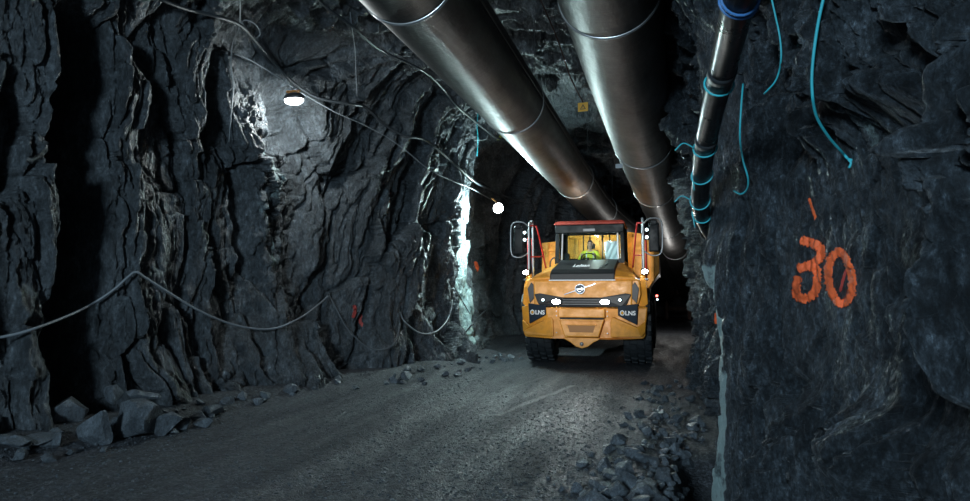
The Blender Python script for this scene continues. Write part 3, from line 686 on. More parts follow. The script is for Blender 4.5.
# bumper
b = MB(); b.prism([(-1.66, 1.57), (-1.46, 1.60), (-.92, 1.56), (.92, 1.56), (1.46, 1.60), (1.66, 1.57), (1.60, .83), (1.54, .76), (.80, .74), (-.80, .74), (-1.54, .76), (-1.60, .83)], -.02, .55, [.30, .12, 0, 0, .12, .30, .28, .22, 0, 0, .22, .28])
bump = b.build('bumper', OR, TK, .03, 3)
for s in (-1, 1):                                   # raised wedge under each corner panel
    p = [(1.62, 1.22), (1.40, 1.06), (.80, 1.32), (.74, 1.22), (.74, .80), (1.50, .82), (1.60, .92)]
    b = MB(); b.prism([(x*s, z) for x, z in p], -.06, .3, [.22, .10, 0, 0, 0, .12, .2]); b.build('corner_wedge', OR, TK, .02)
    p = [(1.43, 1.66), (.93, 1.60), (.93, 1.36), (1.40, 1.12)]
    cp = MB().prism([(x*s, z) for x, z in p], -.055, .2, [.10, 0, 0, .10]).build('corner_panel', M['navy'], TK, .012); cp['label'] = 'dark navy corner panel with white lettering'
    t = text_mesh('lettering', 'LNS', .155, M['white'], cp, (s*1.17+.07, -.052+.02, 1.43-.012), (math.pi/2, 0, s*.19), .006, bold=.004)
    ring = MB(); c = s*1.17-.13
    ring.tube([(c+.048*math.cos(a), -.055+.035*(s*c-.93)*2*.4, 1.425+.055*math.sin(a)) for a in [2*math.pi*k/20 for k in range(20)]], .013, 6, closed=True); ring.build('round_mark', M['white'], cp)
    f = MB(); f.sphere((c, -.03, 1.425), (.03, .03, .036), 10, 8); f.build('round_mark_centre', M['sign'], cp)
# centre of the bumper: step panel with slot and lower pocket
b = MB(); b.prism([(-.60, 1.53), (.60, 1.53), (.60, 1.30), (-.60, 1.30)], -.10, .2); b.build('centre_panel', OR, TK, .02)
b = MB(); b.prism([(-.58, 1.24), (.58, 1.24), (.44, .80), (-.44, .80)], -.12, .2); cpn = b.build('tow_panel', OR, TK, .025)
b = MB(); b.box((0, -.06, 1.27), (1.12, .10, .05)); b.build('step_slot', BK, TK)
b = MB(); b.prism([(-.36, 1.10), (.36, 1.10), (.30, .92), (-.30, .92)], -.128, -.05); b.build('pocket', M['pocket'], cpn)
b = MB(); b.box((0, -.14, 1.115), (.80, .08, .03)); b.build('pocket_lip', OR, cpn, .008)
b = MB(); b.box((0, -.12, 1.235), (1.16, .10, .035)); b.build('step_tread', OR, TK, .008)
for x in (-.66, .66):
    for z in (1.46, 1.34, .9): 
        b = MB(); b.disc((x, z), .014, -.045, 0, 10); b.build('bolt', M['grey'], TK)
b = MB(); b.loft([[(x, y, z) for y, z in ((-.06, .78), (.35, .78), (.35, q), (-.06, q))] for x, q in ((-.46, .74), (-.30, .66), (-.16, .55), (0, .50), (.16, .55), (.30, .66), (.46, .74))]); b.build('tow_hook', OR, TK, .015)
b = MB(); b.cyl((0, -.10, .62), (0, .1, .62), .05, 14); b.build('tow_pin', M['grey'], TK)
# nose
nose = [(-1.42, 1.58), (-1.50, 1.9), (-1.48, 2.26), (-1.36, 2.34), (1.36, 2.34), (1.48, 2.26), (1.50, 1.9), (1.42, 1.58)]
b = MB(); b.prism(nose, 0, 1.5, [.16, .16, .18, .16, .16, .18, .16, .16])
# front face bowed slightly: add a shallow centre plate
b.prism([(-1.28, 1.60), (-1.30, 2.27), (1.30, 2.27), (1.28, 1.60)], .02, .3, [.06, .06, .06, .06]); b.build('nose', OR, TK, .04, 3)
g = [(-1.27, 1.90), (-1.12, 1.93), (-.50, 1.82), (.50, 1.82), (1.12, 1.93), (1.27, 1.90), (1.16, 1.64), (1.02, 1.585), (-1.02, 1.585), (-1.16, 1.64)]
gr = MB().prism(g, .0, .3, [.06, .04, 0, 0, .04, .06, .06, .02, .02, .06]).build('grille', M['gloss_black'], TK, .012)
for z in (1.64, 1.70, 1.76):
    b = MB(); b.box((0, -.004, z), (1.0, .012, .012)); b.build('grille_bar', M['grey_dark'], gr)
for x in (-.66, .60):
    hd = MB().disc((x, 1.705), .085, -.03, .06, 20, .15).build('headlight', BK, TK, .01)
    b = MB(); b.disc((x, 1.705), .062, -.045, -.02, 20, .115); b.build('lens', M['head'], hd, .006)
for x in (-1.02, .98):
    hd = MB().disc((x, 1.755), .05, -.01, .06, 16, .06).build('side_lamp', BK, TK)
    b = MB(); b.disc((x, 1.755), .032, -.022, -.005, 16); b.build('lens', M['small'], hd)
# emblem: dark ring with arrow, and the diagonal bar
em = MB().disc((-.04, 2.04), .135, -.012, .1, 28).build('emblem', M['chrome'], TK, .006)
b = MB(); b.disc((-.04, 2.04), .115, -.022, 0, 28); b.build('emblem_field', M['navy'], em)
b = MB(); b.tube([(-.04+.075*math.cos(a), -.024, 2.04+.075*math.sin(a)) for a in [2*math.pi*k/24 for k in range(24)]], .011, 6, closed=True); b.build('emblem_ring', M['chrome'], em)
b = MB(); b.box((-.04, -.027, 2.04), (.20, .01, .04)); b.build('emblem_band', M['chrome'], em)
b = MB(); b.tube([(.015, -.026, 2.095), (.075, -.028, 2.155)], .012, 6); b.build('emblem_arrow', M['chrome'], em)
b = MB(); b.box((-.05, .01, 2.035), (.86, .012, .022), (0, -.33, 0)); b.build('diagonal_bar', M['chrome'], TK)
# hood: shoulders either side of a black centre panel
hood = [[(-1.46, .14, 2.24), (-1.36, .14, 2.34), (-.88, .10, 2.36), (.88, .10, 2.36), (1.36, .14, 2.34), (1.46, .14, 2.24)],
        [(-1.46, .5, 2.26), (-1.30, .5, 2.44), (-.90, .5, 2.54), (.90, .5, 2.54), (1.30, .5, 2.44), (1.46, .5, 2.26)],
        [(-1.42, 1.9, 2.28), (-1.22, 1.9, 2.60), (-.95, 1.9, 2.80), (.95, 1.9, 2.80), (1.22, 1.9, 2.60), (1.42, 1.9, 2.28)]]
b = MB(); b.loft(hood); b.build('hood', OR, TK, .05, 3)
hp_ = [[(-.85, .055, 2.28), (.85, .055, 2.28), (.85, .09, 2.46), (-.85, .09, 2.46)], [(-.86, .3, 2.28), (.86, .3, 2.28), (.84, .3, 2.57), (-.84, .3, 2.57)], [(-.92, 1.88, 2.5), (.92, 1.88, 2.5), (.82, 1.88, 2.89), (-.82, 1.88, 2.89)]]
hpn = MB().loft(hp_).build('hood_panel', M['gloss_black'], TK, .03, 3)
b = MB(); b.box((0, .05, 2.272), (1.74, .05, .03)); b.build('trim_strip', M['trim_glare'], TK, .006)
text_mesh('lettering', 'Lojean', .17, M['white'], hpn, (-.10, .72, 2.675), (math.radians(14)+.5, 0, 0), .008, .45, .003)
b = MB(); b.tube([(.42, .40, 2.60), (.50, .7, 2.68), (.60, 1.3, 2.77)], .012, 5); b.build('hood_crease', M['grey'], hpn)
for s in (-1, 1):
    b = MB(); b.prism([(x*s, z) for x, z in ((1.36, 2.22), (1.46, 2.05), (1.40, 1.66), (1.28, 1.80), (1.26, 2.10))], .10, .3); b.build('side_vent', M['gloss_black'], TK, .01)
    # front mudguard upright, arch and grab post
    b = MB(); b.loft([[(s*x, y, z) for x, y in ((1.44, .32), (1.68, .42), (1.68, .62), (1.44, .62))] for z in (1.5,)]+[[(s*x, y, z) for x, y in ((1.46, .40), (1.64, .50), (1.64, .72), (1.46, .72))] for z in (2.1,)]+[[(s*x, y, z) for x, y in ((1.48, .6), (1.60, .66), (1.60, .9), (1.48, .9))] for z in (2.46,)]); b.build('mudguard', OR, TK, .02)
    b = MB(); b.loft([[(s*x, 1.45+1.12*math.cos(a), .98+1.10*math.sin(a)*.62+.42), (s*x, 1.45+1.05*math.cos(a), .98+1.03*math.sin(a)*.62+.42)] for a in [math.pi*k/14 for k in range(1, 14)] for x in (0,)] if False else [[(s*.95, 1.45+1.12*math.cos(a), 1.35+.72*math.sin(a)), (s*1.72, 1.45+1.12*math.cos(a), 1.35+.72*math.sin(a)), (s*1.72, 1.45+1.07*math.cos(a), 1.31+.68*math.sin(a)), (s*.95, 1.45+1.07*math.cos(a), 1.31+.68*math.sin(a))] for a in [math.pi*(.05+.9*k/16) for k in range(17)]]); b.build('wheel_arch', BK, TK)
    b = MB(); b.box((s*1.52, .95, 2.30), (.30, .75, .06)); b.build('side_platform', M['grey_dark'], TK, .01)
    b = MB(); b.tube(crom([(s*1.56, .78, 2.30), (s*1.56, .80, 3.0), (s*1.56, .86, 3.84), (s*1.54, 1.05, 3.92), (s*1.53, 1.22, 3.84), (s*1.53, 1.26, 2.33)], 5), .030, 8); b.build('grab_post', M['grey'], TK)
    rl = MB(); rl.tube(crom([(s*1.40, 1.05, 3.84), (s*1.36, 1.2, 3.6), (s*1.24, 1.7, 2.66)], 4), .024, 7); rl.build('hand_rail', M['red'], TK)
    b = MB(); b.tube([(s*1.54, .84, 3.82), (s*1.40, 1.05, 3.84)], .022, 7); b.build('hand_rail', M['red'], TK)
    b = MB(); b.tube([(s*1.62, .95, 2.32), (s*1.62, 1.0, 3.5), (s*1.62, 1.6, 3.5), (s*1.62, 1.6, 2.35)], .024, 7); b.build('hand_rail', M['red'], TK)
    b = MB(); b.tube([(s*1.55, .9, 2.95), (s*1.30, 1.5, 2.98)], .018, 7); b.build('rail_crossbar', M['red'], TK)
    # mirrors on a loop bracket
    mr = MB().box((s*1.84, .76, 3.42), (.27, .13, .78)).build('mirror', BK, TK, .04, 3)
    b = MB(); b.box((s*1.84, .832, 3.42), (.21, .012, .68)); b.build('mirror_glass', M['mirror'], mr)
    b = MB(); b.box((s*1.84, .70, 3.80), (.16, .10, .14)); b.build('wide_mirror', BK, mr, .02)
    b = MB(); b.tube(crom([(s*1.57, .82, 3.80), (s*1.75, .74, 3.92), (s*2.02, .70, 3.86), (s*2.06, .70, 3.4), (s*2.02, .70, 3.0), (s*1.8, .74, 2.93), (s*1.58, .82, 3.05)], 6), .020, 7); b.build('mirror_bracket', M['grey'], mr)
    for z in (3.62, 3.42):
        wk = MB().box((s*1.66, .74, z), (.12, .08, .12)).build('marker_lamp', BK, TK, .01)
        b = MB(); b.disc((s*1.66, z), .038, .685, .71, 14); b.build('lens', M['small'], wk)
    wk = MB().box((s*1.60, .62, 2.50), (.20, .12, .16)).build('work_lamp', BK, TK, .015)
    b = MB(); b.disc((s*1.60, 2.50), .055, .54, .57, 16, .075); b.build('lens', M['head'], wk)
# cab
W0, W1, Z0, Z1 = 1.0, .96, 2.78, 3.92
def bar(a, c, w, d, nm='cab_pillar', m=BK, par=None):
    a, c = Vector(a), Vector(c); z = (c-a).normalized(); x = Vector((0, 1, 0)).cross(z); x = (Vector((1, 0, 0)) if x.length < .1 else x.normalized()); y = z.cross(x)
    vs = [[p+x*i*w/2+y*j*d/2 for i, j in ((-1, -1), (1, -1), (1, 1), (-1, 1))] for p in (a, c)]
    return MB().loft(vs).build(nm, m, par or TK, .012)
YF, YB = 1.95, 3.65
for s in (-1, 1):
    bar((s*.955, YF, 2.80), (s*.925, YF+.10, 3.90), .11, .12)
    bar((s*.955, YB, 2.60), (s*.925, YB-.05, 3.90), .12, .12)
    bar((s*.965, YF+.75, 2.60), (s*.935, YF+.78, 3.90), .07, .06)
    b = MB(); b.prism([(s*.94, 3.72), (s*.62, 3.86), (s*.90, 3.90)], YF-.02, YF+.14); b.build('roof_brace', BK, TK)
    b = MB(); b.box((s*.97, (YF+YB)/2, 2.55), (.06, YB-YF, .62)); b.build('cab_door', OR, TK, .015)
    b = MB(); b.box((s*.955, (YF+YB)/2, 3.30), (.008, YB-YF-.1, .96)); b.build('side_window', M['glass'], TK)
    bar((s*.82, YF+.05, 2.86), (s*.80, YF+.13, 3.70), .05, .05, 'pillar_reflection', M['grey'])  # grey bars standing in for reflections beside the pillars
b = MB(); b.box((0, YF+.02, 2.84), (1.94, .14, .12)); b.build('windscreen_sill', BK, TK, .015)
b = MB(); b.prism([(-.98, 3.68), (.98, 3.68), (1.0, 3.92), (-1.0, 3.92)], YF-.06, YF+.16); b.build('visor', BK, TK, .02)
b = MB(); b.box((0, YF-.065, 3.76), (.34, .02, .07)); b.build('visor_badge', M['grey_dark'], TK)
b = MB(); b.loft([[(-1.02, YF-.10, z), (1.02, YF-.10, z), (1.02, YB+.05, z), (-1.02, YB+.05, z)] for z in (3.92, 3.97)]+[[(-.94, YF, 4.04), (.94, YF, 4.04), (.94, YB-.1, 4.04), (-.94, YB-.1, 4.04)]]); b.build('cab_roof', M['redroof'], TK, .02)
b = MB(); b.box((0, YB, 2.70), (1.9, .08, .62)); b.build('cab_back', BK, TK)
b = MB(); b.box((0, YB, 3.84), (1.9, .08, .18)); b.build('cab_back', BK, TK)
for x in (-.38, -.17, .22, .45):
    b = MB(); b.box((x, YB+.03, 3.38), (.035, .04, .80)); b.build('rear_window_bar', BK, TK)
b = MB(); b.box((0, (YF+YB)/2, 2.28), (1.9, 1.7, .08)); b.build('cab_floor', BK, TK)
b = MB(); b.loft([[(-.88, YF+.06, 2.875), (.88, YF+.06, 2.875), (.86, YF+.16, 3.69), (-.86, YF+.16, 3.69)], [(-.88, YF+.068, 2.875), (.88, YF+.068, 2.875), (.86, YF+.168, 3.69), (-.86, YF+.168, 3.69)]]); b.build('windscreen', M['glass'], TK)
b = MB(); b.box((0, 3.57, 3.36), (1.8, .008, .74)); b.build('rear_window', M['glass'], TK)
DX = -.10
b = MB(); b.box((0, 2.18, 2.74), (1.7, .34, .16)); b.build('dashboard', BK, TK, .04)
for x, w_ in ((DX, .50), (.52, .46)):
    st = MB().box((x, 2.98, 2.57), (w_, .52, .14)).build('driver_seat' if x == DX else 'trainer_seat', M['seat'], TK, .04, 3)
    b = MB(); b.loft([[(x-w_/2+.03, 3.20+y, z), (x+w_/2-.03, 3.20+y, z), (x+w_/2-.03, 3.32+y, z), (x-w_/2+.03, 3.32+y, z)] for y, z in ((0, 2.59), (.03, 2.93), (.07, 3.25 if x == DX else 3.1))]); b.build('seat_back', M['seat'], st, .03)
    b = MB(); b.box((x, 2.98, 2.41), (.3, .4, .22)); b.build('seat_base', BK, st)
    if x == DX: b = MB(); b.box((x, 3.31, 3.38), (.24, .09, .18)); b.build('head_rest', M['seat'], st, .03)
b = MB(); wc_ = Vector((DX, 2.50, 2.97)); wt = .75
b.tube([wc_+Vector((.21*math.cos(a), .21*math.sin(a)*math.sin(wt), .21*math.sin(a)*math.cos(wt))) for a in [2*math.pi*k/32 for k in range(32)]], .017, 8, closed=True)
sw = b.build('steering_wheel', BK, TK)
b = MB()
for a in (-.2, math.pi+.2, -math.pi/2): b.tube([wc_, wc_+Vector((.2*math.cos(a), .2*math.sin(a)*math.sin(wt), .2*math.sin(a)*math.cos(wt)))], .014, 6)
b.build('wheel_spokes', BK, sw)
b = MB(); b.cyl(wc_, (DX, 2.20, 2.62), .035, 10); b.build('steering_column', BK, sw)
b = MB(); b.box((-.74, 2.5, 2.98), (.16, .14, .26)); b.build('display', BK, TK, .02)
b = MB(); b.box((0, 2.9, 3.88), (.5, .12, .03)); dl = b.build('cab_light', M['dim'], TK, .006)
# dump body
BY = 4.7
b = MB(); b.prism([(-1.55, 2.0), (-1.92, 2.6), (-1.92, 3.62), (-1.45, 3.66), (-1.38, 3.86), (-1.02, 3.92), (1.02, 3.92), (1.38, 3.86), (1.45, 3.66), (1.92, 3.62), (1.92, 2.6), (1.55, 2.0)], BY, BY+.14)
db = b.build('dump_body', M['body_yellow'], TK, .02)
for s in (-1, 1):
    b = MB(); b.loft([[(s*x, y, z) for x, z in ((1.80, zt), (1.93, zt), (1.93, 2.55), (1.35, zb), (1.28, zb+.05), (1.80, 2.6))] for y, zt, zb in ((BY+.1, 3.62, 1.75), (BY+3.2, 3.30, 1.75), (BY+5.6, 2.95, 2.1))]); b.build('body_side', M['body_yellow'], db, .015)
    for x in (1.12, 1.72):
        b = MB(); b.box((s*x, BY-.03, 2.95), (.11, .08, 1.3)); b.build('body_rib', M['body_yellow'], db, .012)
    b = MB(); b.box((s*1.5, BY-.03, 3.36), (.84, .07, .09)); b.build('body_rib', M['body_yellow'], db, .012)
    tl = MB().box((s*1.80, 8.6, 1.72), (.16, .10, .30)).build('tail_lamp', BK, TK, .01)
    b = MB(); b.disc((s*1.80, 1.80), .045, 8.52, 8.55, 12); b.build('lens', M['red_light'] if s > 0 else M['small'], tl)
    b = MB(); b.disc((s*1.80+.02, 1.66), .03, 8.52, 8.55, 12); b.build('lens', M['small'], tl)
    b = MB(); b.box((s*1.72, 8.8, 1.72), (.22, .3, .08)); b.build('lamp_arm', BK, TK)
b = MB(); b.loft([[(x, y, z) for x, z in ((-1.35, zb), (1.35, zb), (1.35, zb+.1), (-1.35, zb+.1))] for y, zb in ((BY+.1, 1.75), (BY+3.2, 1.75), (BY+5.6, 2.1))]); b.build('body_floor', M['body_yellow'], db)
for x in (-.7, 0, .7):
    b = MB(); b.box((x, BY-.03, 2.95), (.10, .07, 1.7)); b.build('body_rib', M['body_yellow'], db, .012)
b = MB(); b.box((0, BY-.02, 3.80), (2.2, .10, .12)); b.build('body_rib', M['body_yellow'], db, .012)
# exhaust / tank behind the cab
b = MB(); b.box((-1.25, 4.1, 2.35), (.62, .6, .9)); b.build('air_cleaner', OR, TK, .04)
b = MB(); b.tube(crom([(-1.12, 1.7, 2.6), (-1.10, 1.72, 2.86), (-.98, 1.75, 2.95), (-.98, 1.85, 2.7)], 5), .02, 7); b.build('filler_hose', M['cable'], TK)
# chassis and axles
b = MB(); b.box((0, 4.6, 1.15), (.95, 8.2, .42)); b.box((0, 1.0, 1.2), (1.2, 1.4, .6)); b.build('chassis', BK, TK, .03)
b = MB(); b.tube([(-1.0, 1.45, .94), (1.0, 1.45, .94)], .15, 14); b.sphere((0, 1.45, .92), (.34, .34, .32), 16, 10); b.build('front_axle', BK, TK)
for y in (6.3, 8.25):
    b = MB(); b.tube([(-1.0, y, .94), (1.0, y, .94)], .16, 14); b.sphere((0, y, .92), (.36, .36, .34), 16, 10); b.build('rear_axle', BK, TK)
def wheel_proto():
    R, W = .94, .74; b = MB(); N = 60
    prof = [(-W/2+.10, .42), (-W/2, .52), (-W/2-.01, .70), (-W/2+.03, .84), (-W/2+.10, .885), (W/2-.10, .885), (W/2-.03, .84), (W/2+.01, .70), (W/2, .52), (W/2-.10, .42)]
    b.loft([[(x, r*math.cos(2*math.pi*k/N), r*math.sin(2*math.pi*k/N)) for k in range(N)] for x, r in prof], True, False)
    n = 22
    for k in range(n):
        for row, (x0, w_, of) in enumerate(((-.285, .17, 0), (-.095, .175, .5), (.095, .175, 0), (.285, .17, .5))):
            a = 2*math.pi*(k+of)/n; da = 2*math.pi/n*.36
            pts = []
            for r in (.86, R if abs(x0) < .2 else R-.015):
                sh = .015 if r > .9 else 0
                for aa, xx in ((a-da+sh, x0-w_/2+sh), (a-da*.55, x0+w_/2-sh), (a+da-sh, x0+w_/2-sh), (a+da*.55, x0-w_/2+sh)):
                    pts.append((xx, r*math.cos(aa), r*math.sin(aa)))
            b.add(pts, [(3, 2, 1, 0), (4, 5, 6, 7), (0, 1, 5, 4), (1, 2, 6, 5), (2, 3, 7, 6), (3, 0, 4, 7)])
    o = b.build('wheel', M['rubber'])
    r = MB(); r.loft([[(x, q*math.cos(2*math.pi*k/32), q*math.sin(2*math.pi*k/32)) for k in range(32)] for x, q in ((-W/2+.05, .44), (-W/2+.03, .41), (-W/2+.12, .36), (-W/2+.16, .2), (-W/2+.06, .17), (-W/2+.05, .02), (W/2-.05, .02), (W/2-.06, .17), (W/2-.16, .2), (W/2-.12, .36), (W/2-.03, .41), (W/2-.05, .44))], True)
    ri = r.build('rim', M['rim'], o)
    return o, ri
wo, wri = wheel_proto()
first = True
for y in (1.45, 6.3, 8.25):
    for s in (-1, 1):
        if first: o, r = wo, wri; first = False
        else: o = wo.copy(); COL.objects.link(o); r = wri.copy(); COL.objects.link(r); r.parent = o
        o.parent = TK; o.location = (.05+s*1.33, y, .935); o.rotation_euler.x = y*2.1+s

# ---------------------------------------------------------------- the driver
def skin(name, chains, m, parent, loc, sub=2, root=0):
    V = []; E = []; Rr = []; idx = {}
    for ch in chains:
        prev = None
        for p, r in ch:
            k = tuple(round(c, 4) for c in p)
            if k not in idx: idx[k] = len(V); V.append(p); Rr.append(r)
            if prev is not None and prev != idx[k]: E.append((prev, idx[k]))
            prev = idx[k]
    me = bpy.data.meshes.new(name); me.from_pydata(V, E, []); o = link(name, me, m, parent); o.location = loc
    s = o.modifiers.new('skin', 'SKIN'); s.use_smooth_shade = True
    for i, q in enumerate(me.skin_vertices[0].data): q.radius = Rr[i] if isinstance(Rr[i], tuple) else (Rr[i], Rr[i]); q.use_root = (i == root)
    u = o.modifiers.new('sub', 'SUBSURF'); u.levels = u.render_levels = sub
    dg = bpy.context.evaluated_depsgraph_get(); m2 = bpy.data.meshes.new_from_object(o.evaluated_get(dg)); o.modifiers.clear(); o.data = m2
    if not m2.materials: m2.materials.append(m)
    return o
PR = thing('person', 'driver in a yellow hi-vis jacket holding the steering wheel in the truck cab', 'person', T0+Vector((DX, 0, .13)))
# seated facing the camera (-y); hip at y 2.98
hip, chest, neck = (0, 3.05, 2.58), (0, 3.09, 2.92), (0, 3.07, 3.10)
def arm(s):
    sh, el, wr_ = (s*.20, 3.06, 3.03), (s*.31, 2.84, 2.80), (s*.205, 2.56, 2.93)
    return sh, el, wr_
body = []
body.append([(hip, (.15, .11)), ((0, 3.08, 2.75), (.15, .11)), (chest, (.17, .115)), ((0, 3.08, 3.04), (.11, .09)), (neck, (.058, .058)), ((0, 3.05, 3.16), (.055, .055)), ((0, 3.03, 3.22), (.068, .080)), ((0, 3.025, 3.30), (.078, .098)), ((0, 3.035, 3.37), (.066, .082))])
for s in (-1, 1):
    sh, el, wr_ = arm(s)
    body.append([((0, 3.08, 3.04), (.11, .09)), (sh, .058), (el, .045), (tuple(Vector(el).lerp(Vector(wr_), .5)), .040), (wr_, .028), ((s*.19, 2.50, 2.945), (.036, .020))])
    palm = Vector((s*.19, 2.50, 2.945))
    for k, L in enumerate((.95, 1.05, 1.0, .8)):           # fingers curl over the rim
        f0 = palm+Vector((s*(.018-.004*k), -.012, .026-.018*k)); f1 = f0+Vector((s*.012, -.036*L, .012)); f2 = f1+Vector((-s*.020, -.016*L, -.016)); f3 = f2+Vector((-s*.020, .010, -.010))
        body.append([(tuple(palm), (.036, .020)), (tuple(f0), .010), (tuple(f1), .0095), (tuple(f2), .009), (tuple(f3), .008)])
    t1 = palm+Vector((-s*.028, -.005, .022)); body.append([(tuple(palm), (.036, .020)), (tuple(t1), .012), (tuple(t1+Vector((-s*.022, -.018, .014))), .010), (tuple(t1+Vector((-s*.026, -.038, .010))), .009)])
    body.append([(hip, (.15, .11)), ((s*.10, 2.98, 2.54), .10), ((s*.15, 2.62, 2.60), .072), ((s*.15, 2.50, 2.40), .055), ((s*.15, 2.50, 2.36), .045), ((s*.15, 2.42, 2.34), .04)])
bd = skin('body', body, M['skin'], PR, (0, 0, 0), 2)
jk = [[((0, 3.06, 2.56), (.17, .13)), ((0, 3.08, 2.75), (.172, .13)), (chest, (.195, .135)), ((0, 3.08, 3.04), (.13, .105)), ((0, 3.07, 3.105), (.074, .074))]]
for s in (-1, 1):
    sh, el, wr_ = arm(s); jk.append([((0, 3.08, 3.04), (.13, .105)), (sh, .080), (tuple(Vector(sh).lerp(Vector(el), .5)), .070), (el, .064), (tuple(Vector(el).lerp(Vector(wr_), .5)), .056), (tuple(Vector(el).lerp(Vector(wr_), .88)), .046)])
j = skin('jacket', jk, M['hivis'], PR, (0, 0, 0), 2); j['label'] = 'yellow hi-vis jacket'
for s in (-1, 1):
    b = MB(); b.tube(crom([(s*.10, 2.945, 2.66), (s*.105, 2.935, 2.85), (s*.10, 2.965, 3.00), (s*.095, 3.04, 3.095)], 5), .014, 6); t = b.build('reflective_band', M['reflect'], j)
tr_ = [[((0, 3.05, 2.56), (.172, .12)), ((0, 3.04, 2.50), (.16, .11))]]
for s in (-1, 1): tr_.append([((0, 3.05, 2.56), (.172, .12)), ((s*.10, 2.98, 2.54), .115), ((s*.15, 2.62, 2.60), .088), ((s*.15, 2.51, 2.42), .068)])
t = skin('trousers', tr_, M['trousers'], PR, (0, 0, 0), 1); t['label'] = 'dark trousers'
for s in (-1, 1):
    b = MB(); b.sphere((s*.15, 2.44, 2.345), (.05, .12, .045), 12, 8); b.build('boot', M['black'], PR)
    b = MB(); b.sphere((s*.030, 2.938, 3.295), (.011, .006, .007), 10, 8); b.build('eye', M['eye'], bd)
    b = MB(); b.tube([(s*.014, 2.932, 3.316), (s*.032, 2.930, 3.320), (s*.048, 2.940, 3.314)], .004, 5); b.build('eyebrow', M['hair'], bd)
    b = MB(); b.sphere((s*.080, 3.03, 3.285), (.012, .022, .032), 10, 8); b.build('ear', M['skin'], bd)
b = MB(); b.loft([[(-.010, 2.935, 3.300), (.010, 2.935, 3.300), (.006, 2.95, 3.300), (-.006, 2.95, 3.300)], [(-.017, 2.915, 3.258), (.017, 2.915, 3.258), (.014, 2.95, 3.255), (-.014, 2.95, 3.255)]], True); b.build('nose', M['skin'], bd, .004)
b = MB(); b.sphere((0, 2.948, 3.225), (.026, .008, .007), 10, 8); b.build('mouth', M['lips'], bd)
# hair: a cap over the skull with a low hairline at the back
bm = bmesh.new(); bmesh.ops.create_uvsphere(bm, u_segments=24, v_segments=16, radius=1)
for v in list(bm.verts):
    if v.co.z < .28+(-.55 if v.co.y > .1 else .12*(1-min(1, abs(v.co.x)*1.4))): bm.verts.remove(v)
for v in bm.verts: v.co = Vector((v.co.x*.088, v.co.y*.106, v.co.z*.098))*(1+.03*math.sin(v.co.x*40+v.co.y*31))+Vector((0, 3.035, 3.325))
me = bpy.data.meshes.new('hair'); bm.to_mesh(me); bm.free(); me.polygons.foreach_set('use_smooth', [True]*len(me.polygons)); o = link('hair', me, M['hair'], PR); sm = o.modifiers.new('s', 'SOLIDIFY'); sm.thickness = .012; o['label'] = 'short dark hair'
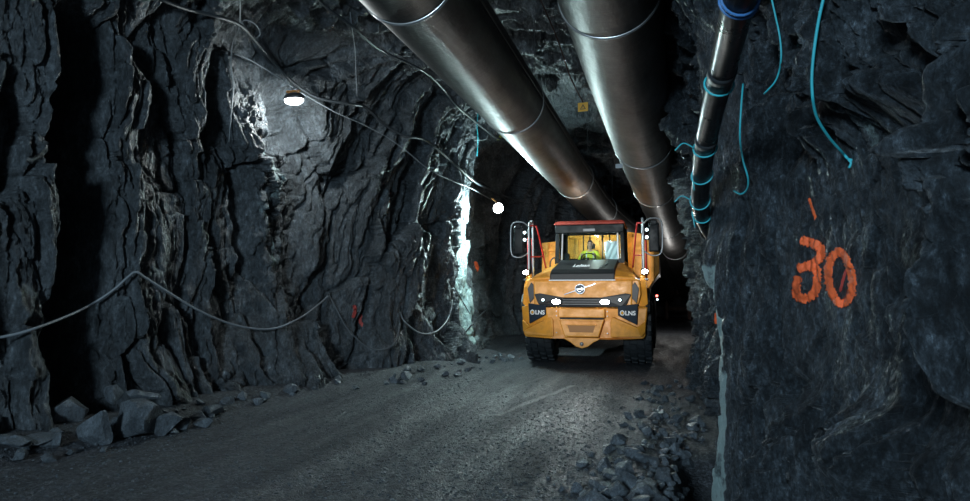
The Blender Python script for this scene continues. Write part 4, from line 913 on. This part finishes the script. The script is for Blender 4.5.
# white sheet that imitates a lamp reflection on the windscreen
b = MB(); rngc = random.Random(4); rows = []
for i in range(9):
    z = 3.50-.075*i; rows.append([(.36+.40*k/8+.02*math.sin(i*2.1+k), 3.16-.02*i*.4+.035*math.sin(k*1.9+i*1.3), z+.03*math.sin(k*1.4+.4*i)) for k in range(9)])
V = [p for r in rows for p in r]; b.add(V, [(i*9+k, i*9+k+1, (i+1)*9+k+1, (i+1)*9+k) for i in range(8) for k in range(8)], True)
o = b.build('windscreen_glare', M['trim_glare']); o.location = T0; sm = o.modifiers.new('s', 'SOLIDIFY'); sm.thickness = .03; sb = o.modifiers.new('b', 'SUBSURF'); sb.render_levels = 1
tag(o, 'crumpled white sheet imitating a lamp reflection on the windscreen to the right of the driver', 'cloth')
EXPOSURE = 0.0; WORLD = .25
LIGHTS = [
 (('POINT', 'hanging_lamp_light', L1+Vector((0, -.02, -.16)), 190, (.9, 1, 1)), dict(size=.10)),
 (('POINT', 'wall_lamp_light', L2+Vector((0, -.12, -.05)), 800, (.72, 1, 1)), dict(size=.10)),
 (('AREA', 'behind_camera_fill', (-3.2, -10, 4.8), 2000, (.62, .85, 1)), dict(size=2.5, aim=(-2.1, 14, 3))),  # added soft fill from behind the camera, no fixture there
 (('SPOT', 'truck_fill_spot', (-2.5, -9, 4.5), 15000, (1, .97, .92)), dict(size=.4, aim=(-2.1, 17, 2.7), spot=11, blend=.8)),  # added unseen spot that brightens the truck front
 (('POINT', 'body_fill_light', T0+Vector((0, 4.0, 3.75)), 60, (1, .95, .85)), dict(size=.08)),  # added to brighten the dump body, no fixture on the cab
 (('SPOT', 'ceiling_fill_spot', (-1.75, 0, 6.35), 170, (.75, .92, 1)), dict(size=.15, aim=(-1.6, 16, 6.7), spot=42, blend=.8)),  # added unseen fill for the ceiling and duct flanks
 (('POINT', 'far_fill_light', (.3, 31, 2.4), 110, (.95, .95, .92)), dict(size=.15)),  # added fill behind the truck for the far ducts and road
 (('SPOT', 'right_wall_fill_spot', (-.9, 1.6, 5.6), 1000, (.72, .88, 1)), dict(size=.10, aim=(1.3, 4.6, 2.2), spot=80, blend=.8)),  # added unseen side light to bring out the right wall relief
 (('POINT', 'cab_lamp_light', T0+Vector((0, 2.75, 3.80)), 6, (1, .98, .94)), dict(size=.06)),
]
for x in (-.66, .60):
    LIGHTS.append((('SPOT', 'headlight_beam', T0+Vector((x, -.08, 1.705)), 150, (.9, 1, 1)), dict(size=.06, aim=T0+Vector((x, -14, 1.5)), spot=60, blend=1)))
# ---------------------------------------------------------------- light
w = bpy.data.worlds.new('world'); SC.world = w; w.use_nodes = True
w.node_tree.nodes['Background'].inputs[0].default_value = (.45, .68, 1.0, 1); w.node_tree.nodes['Background'].inputs[1].default_value = WORLD
def light(kind, name, loc, power, col, size=.1, aim=None, spot=60, blend=.5):
    l = bpy.data.lights.new(name, kind); l.energy = power; l.color = col
    if kind == 'AREA': l.size = size
    else: l.shadow_soft_size = size
    if kind == 'SPOT': l.spot_size = math.radians(spot); l.spot_blend = blend
    o = bpy.data.objects.new(name, l); COL.objects.link(o); o.location = loc
    if aim is not None: o.rotation_euler = (Vector(aim)-Vector(loc)).to_track_quat('-Z', 'Y').to_euler()
    return o
for L in LIGHTS: light(*L[0], **L[1])
SC.view_settings.view_transform = 'Standard'; SC.view_settings.look = 'None'; SC.view_settings.exposure = EXPOSURE; SC.view_settings.gamma = 1
SC.view_settings.use_curve_mapping = False
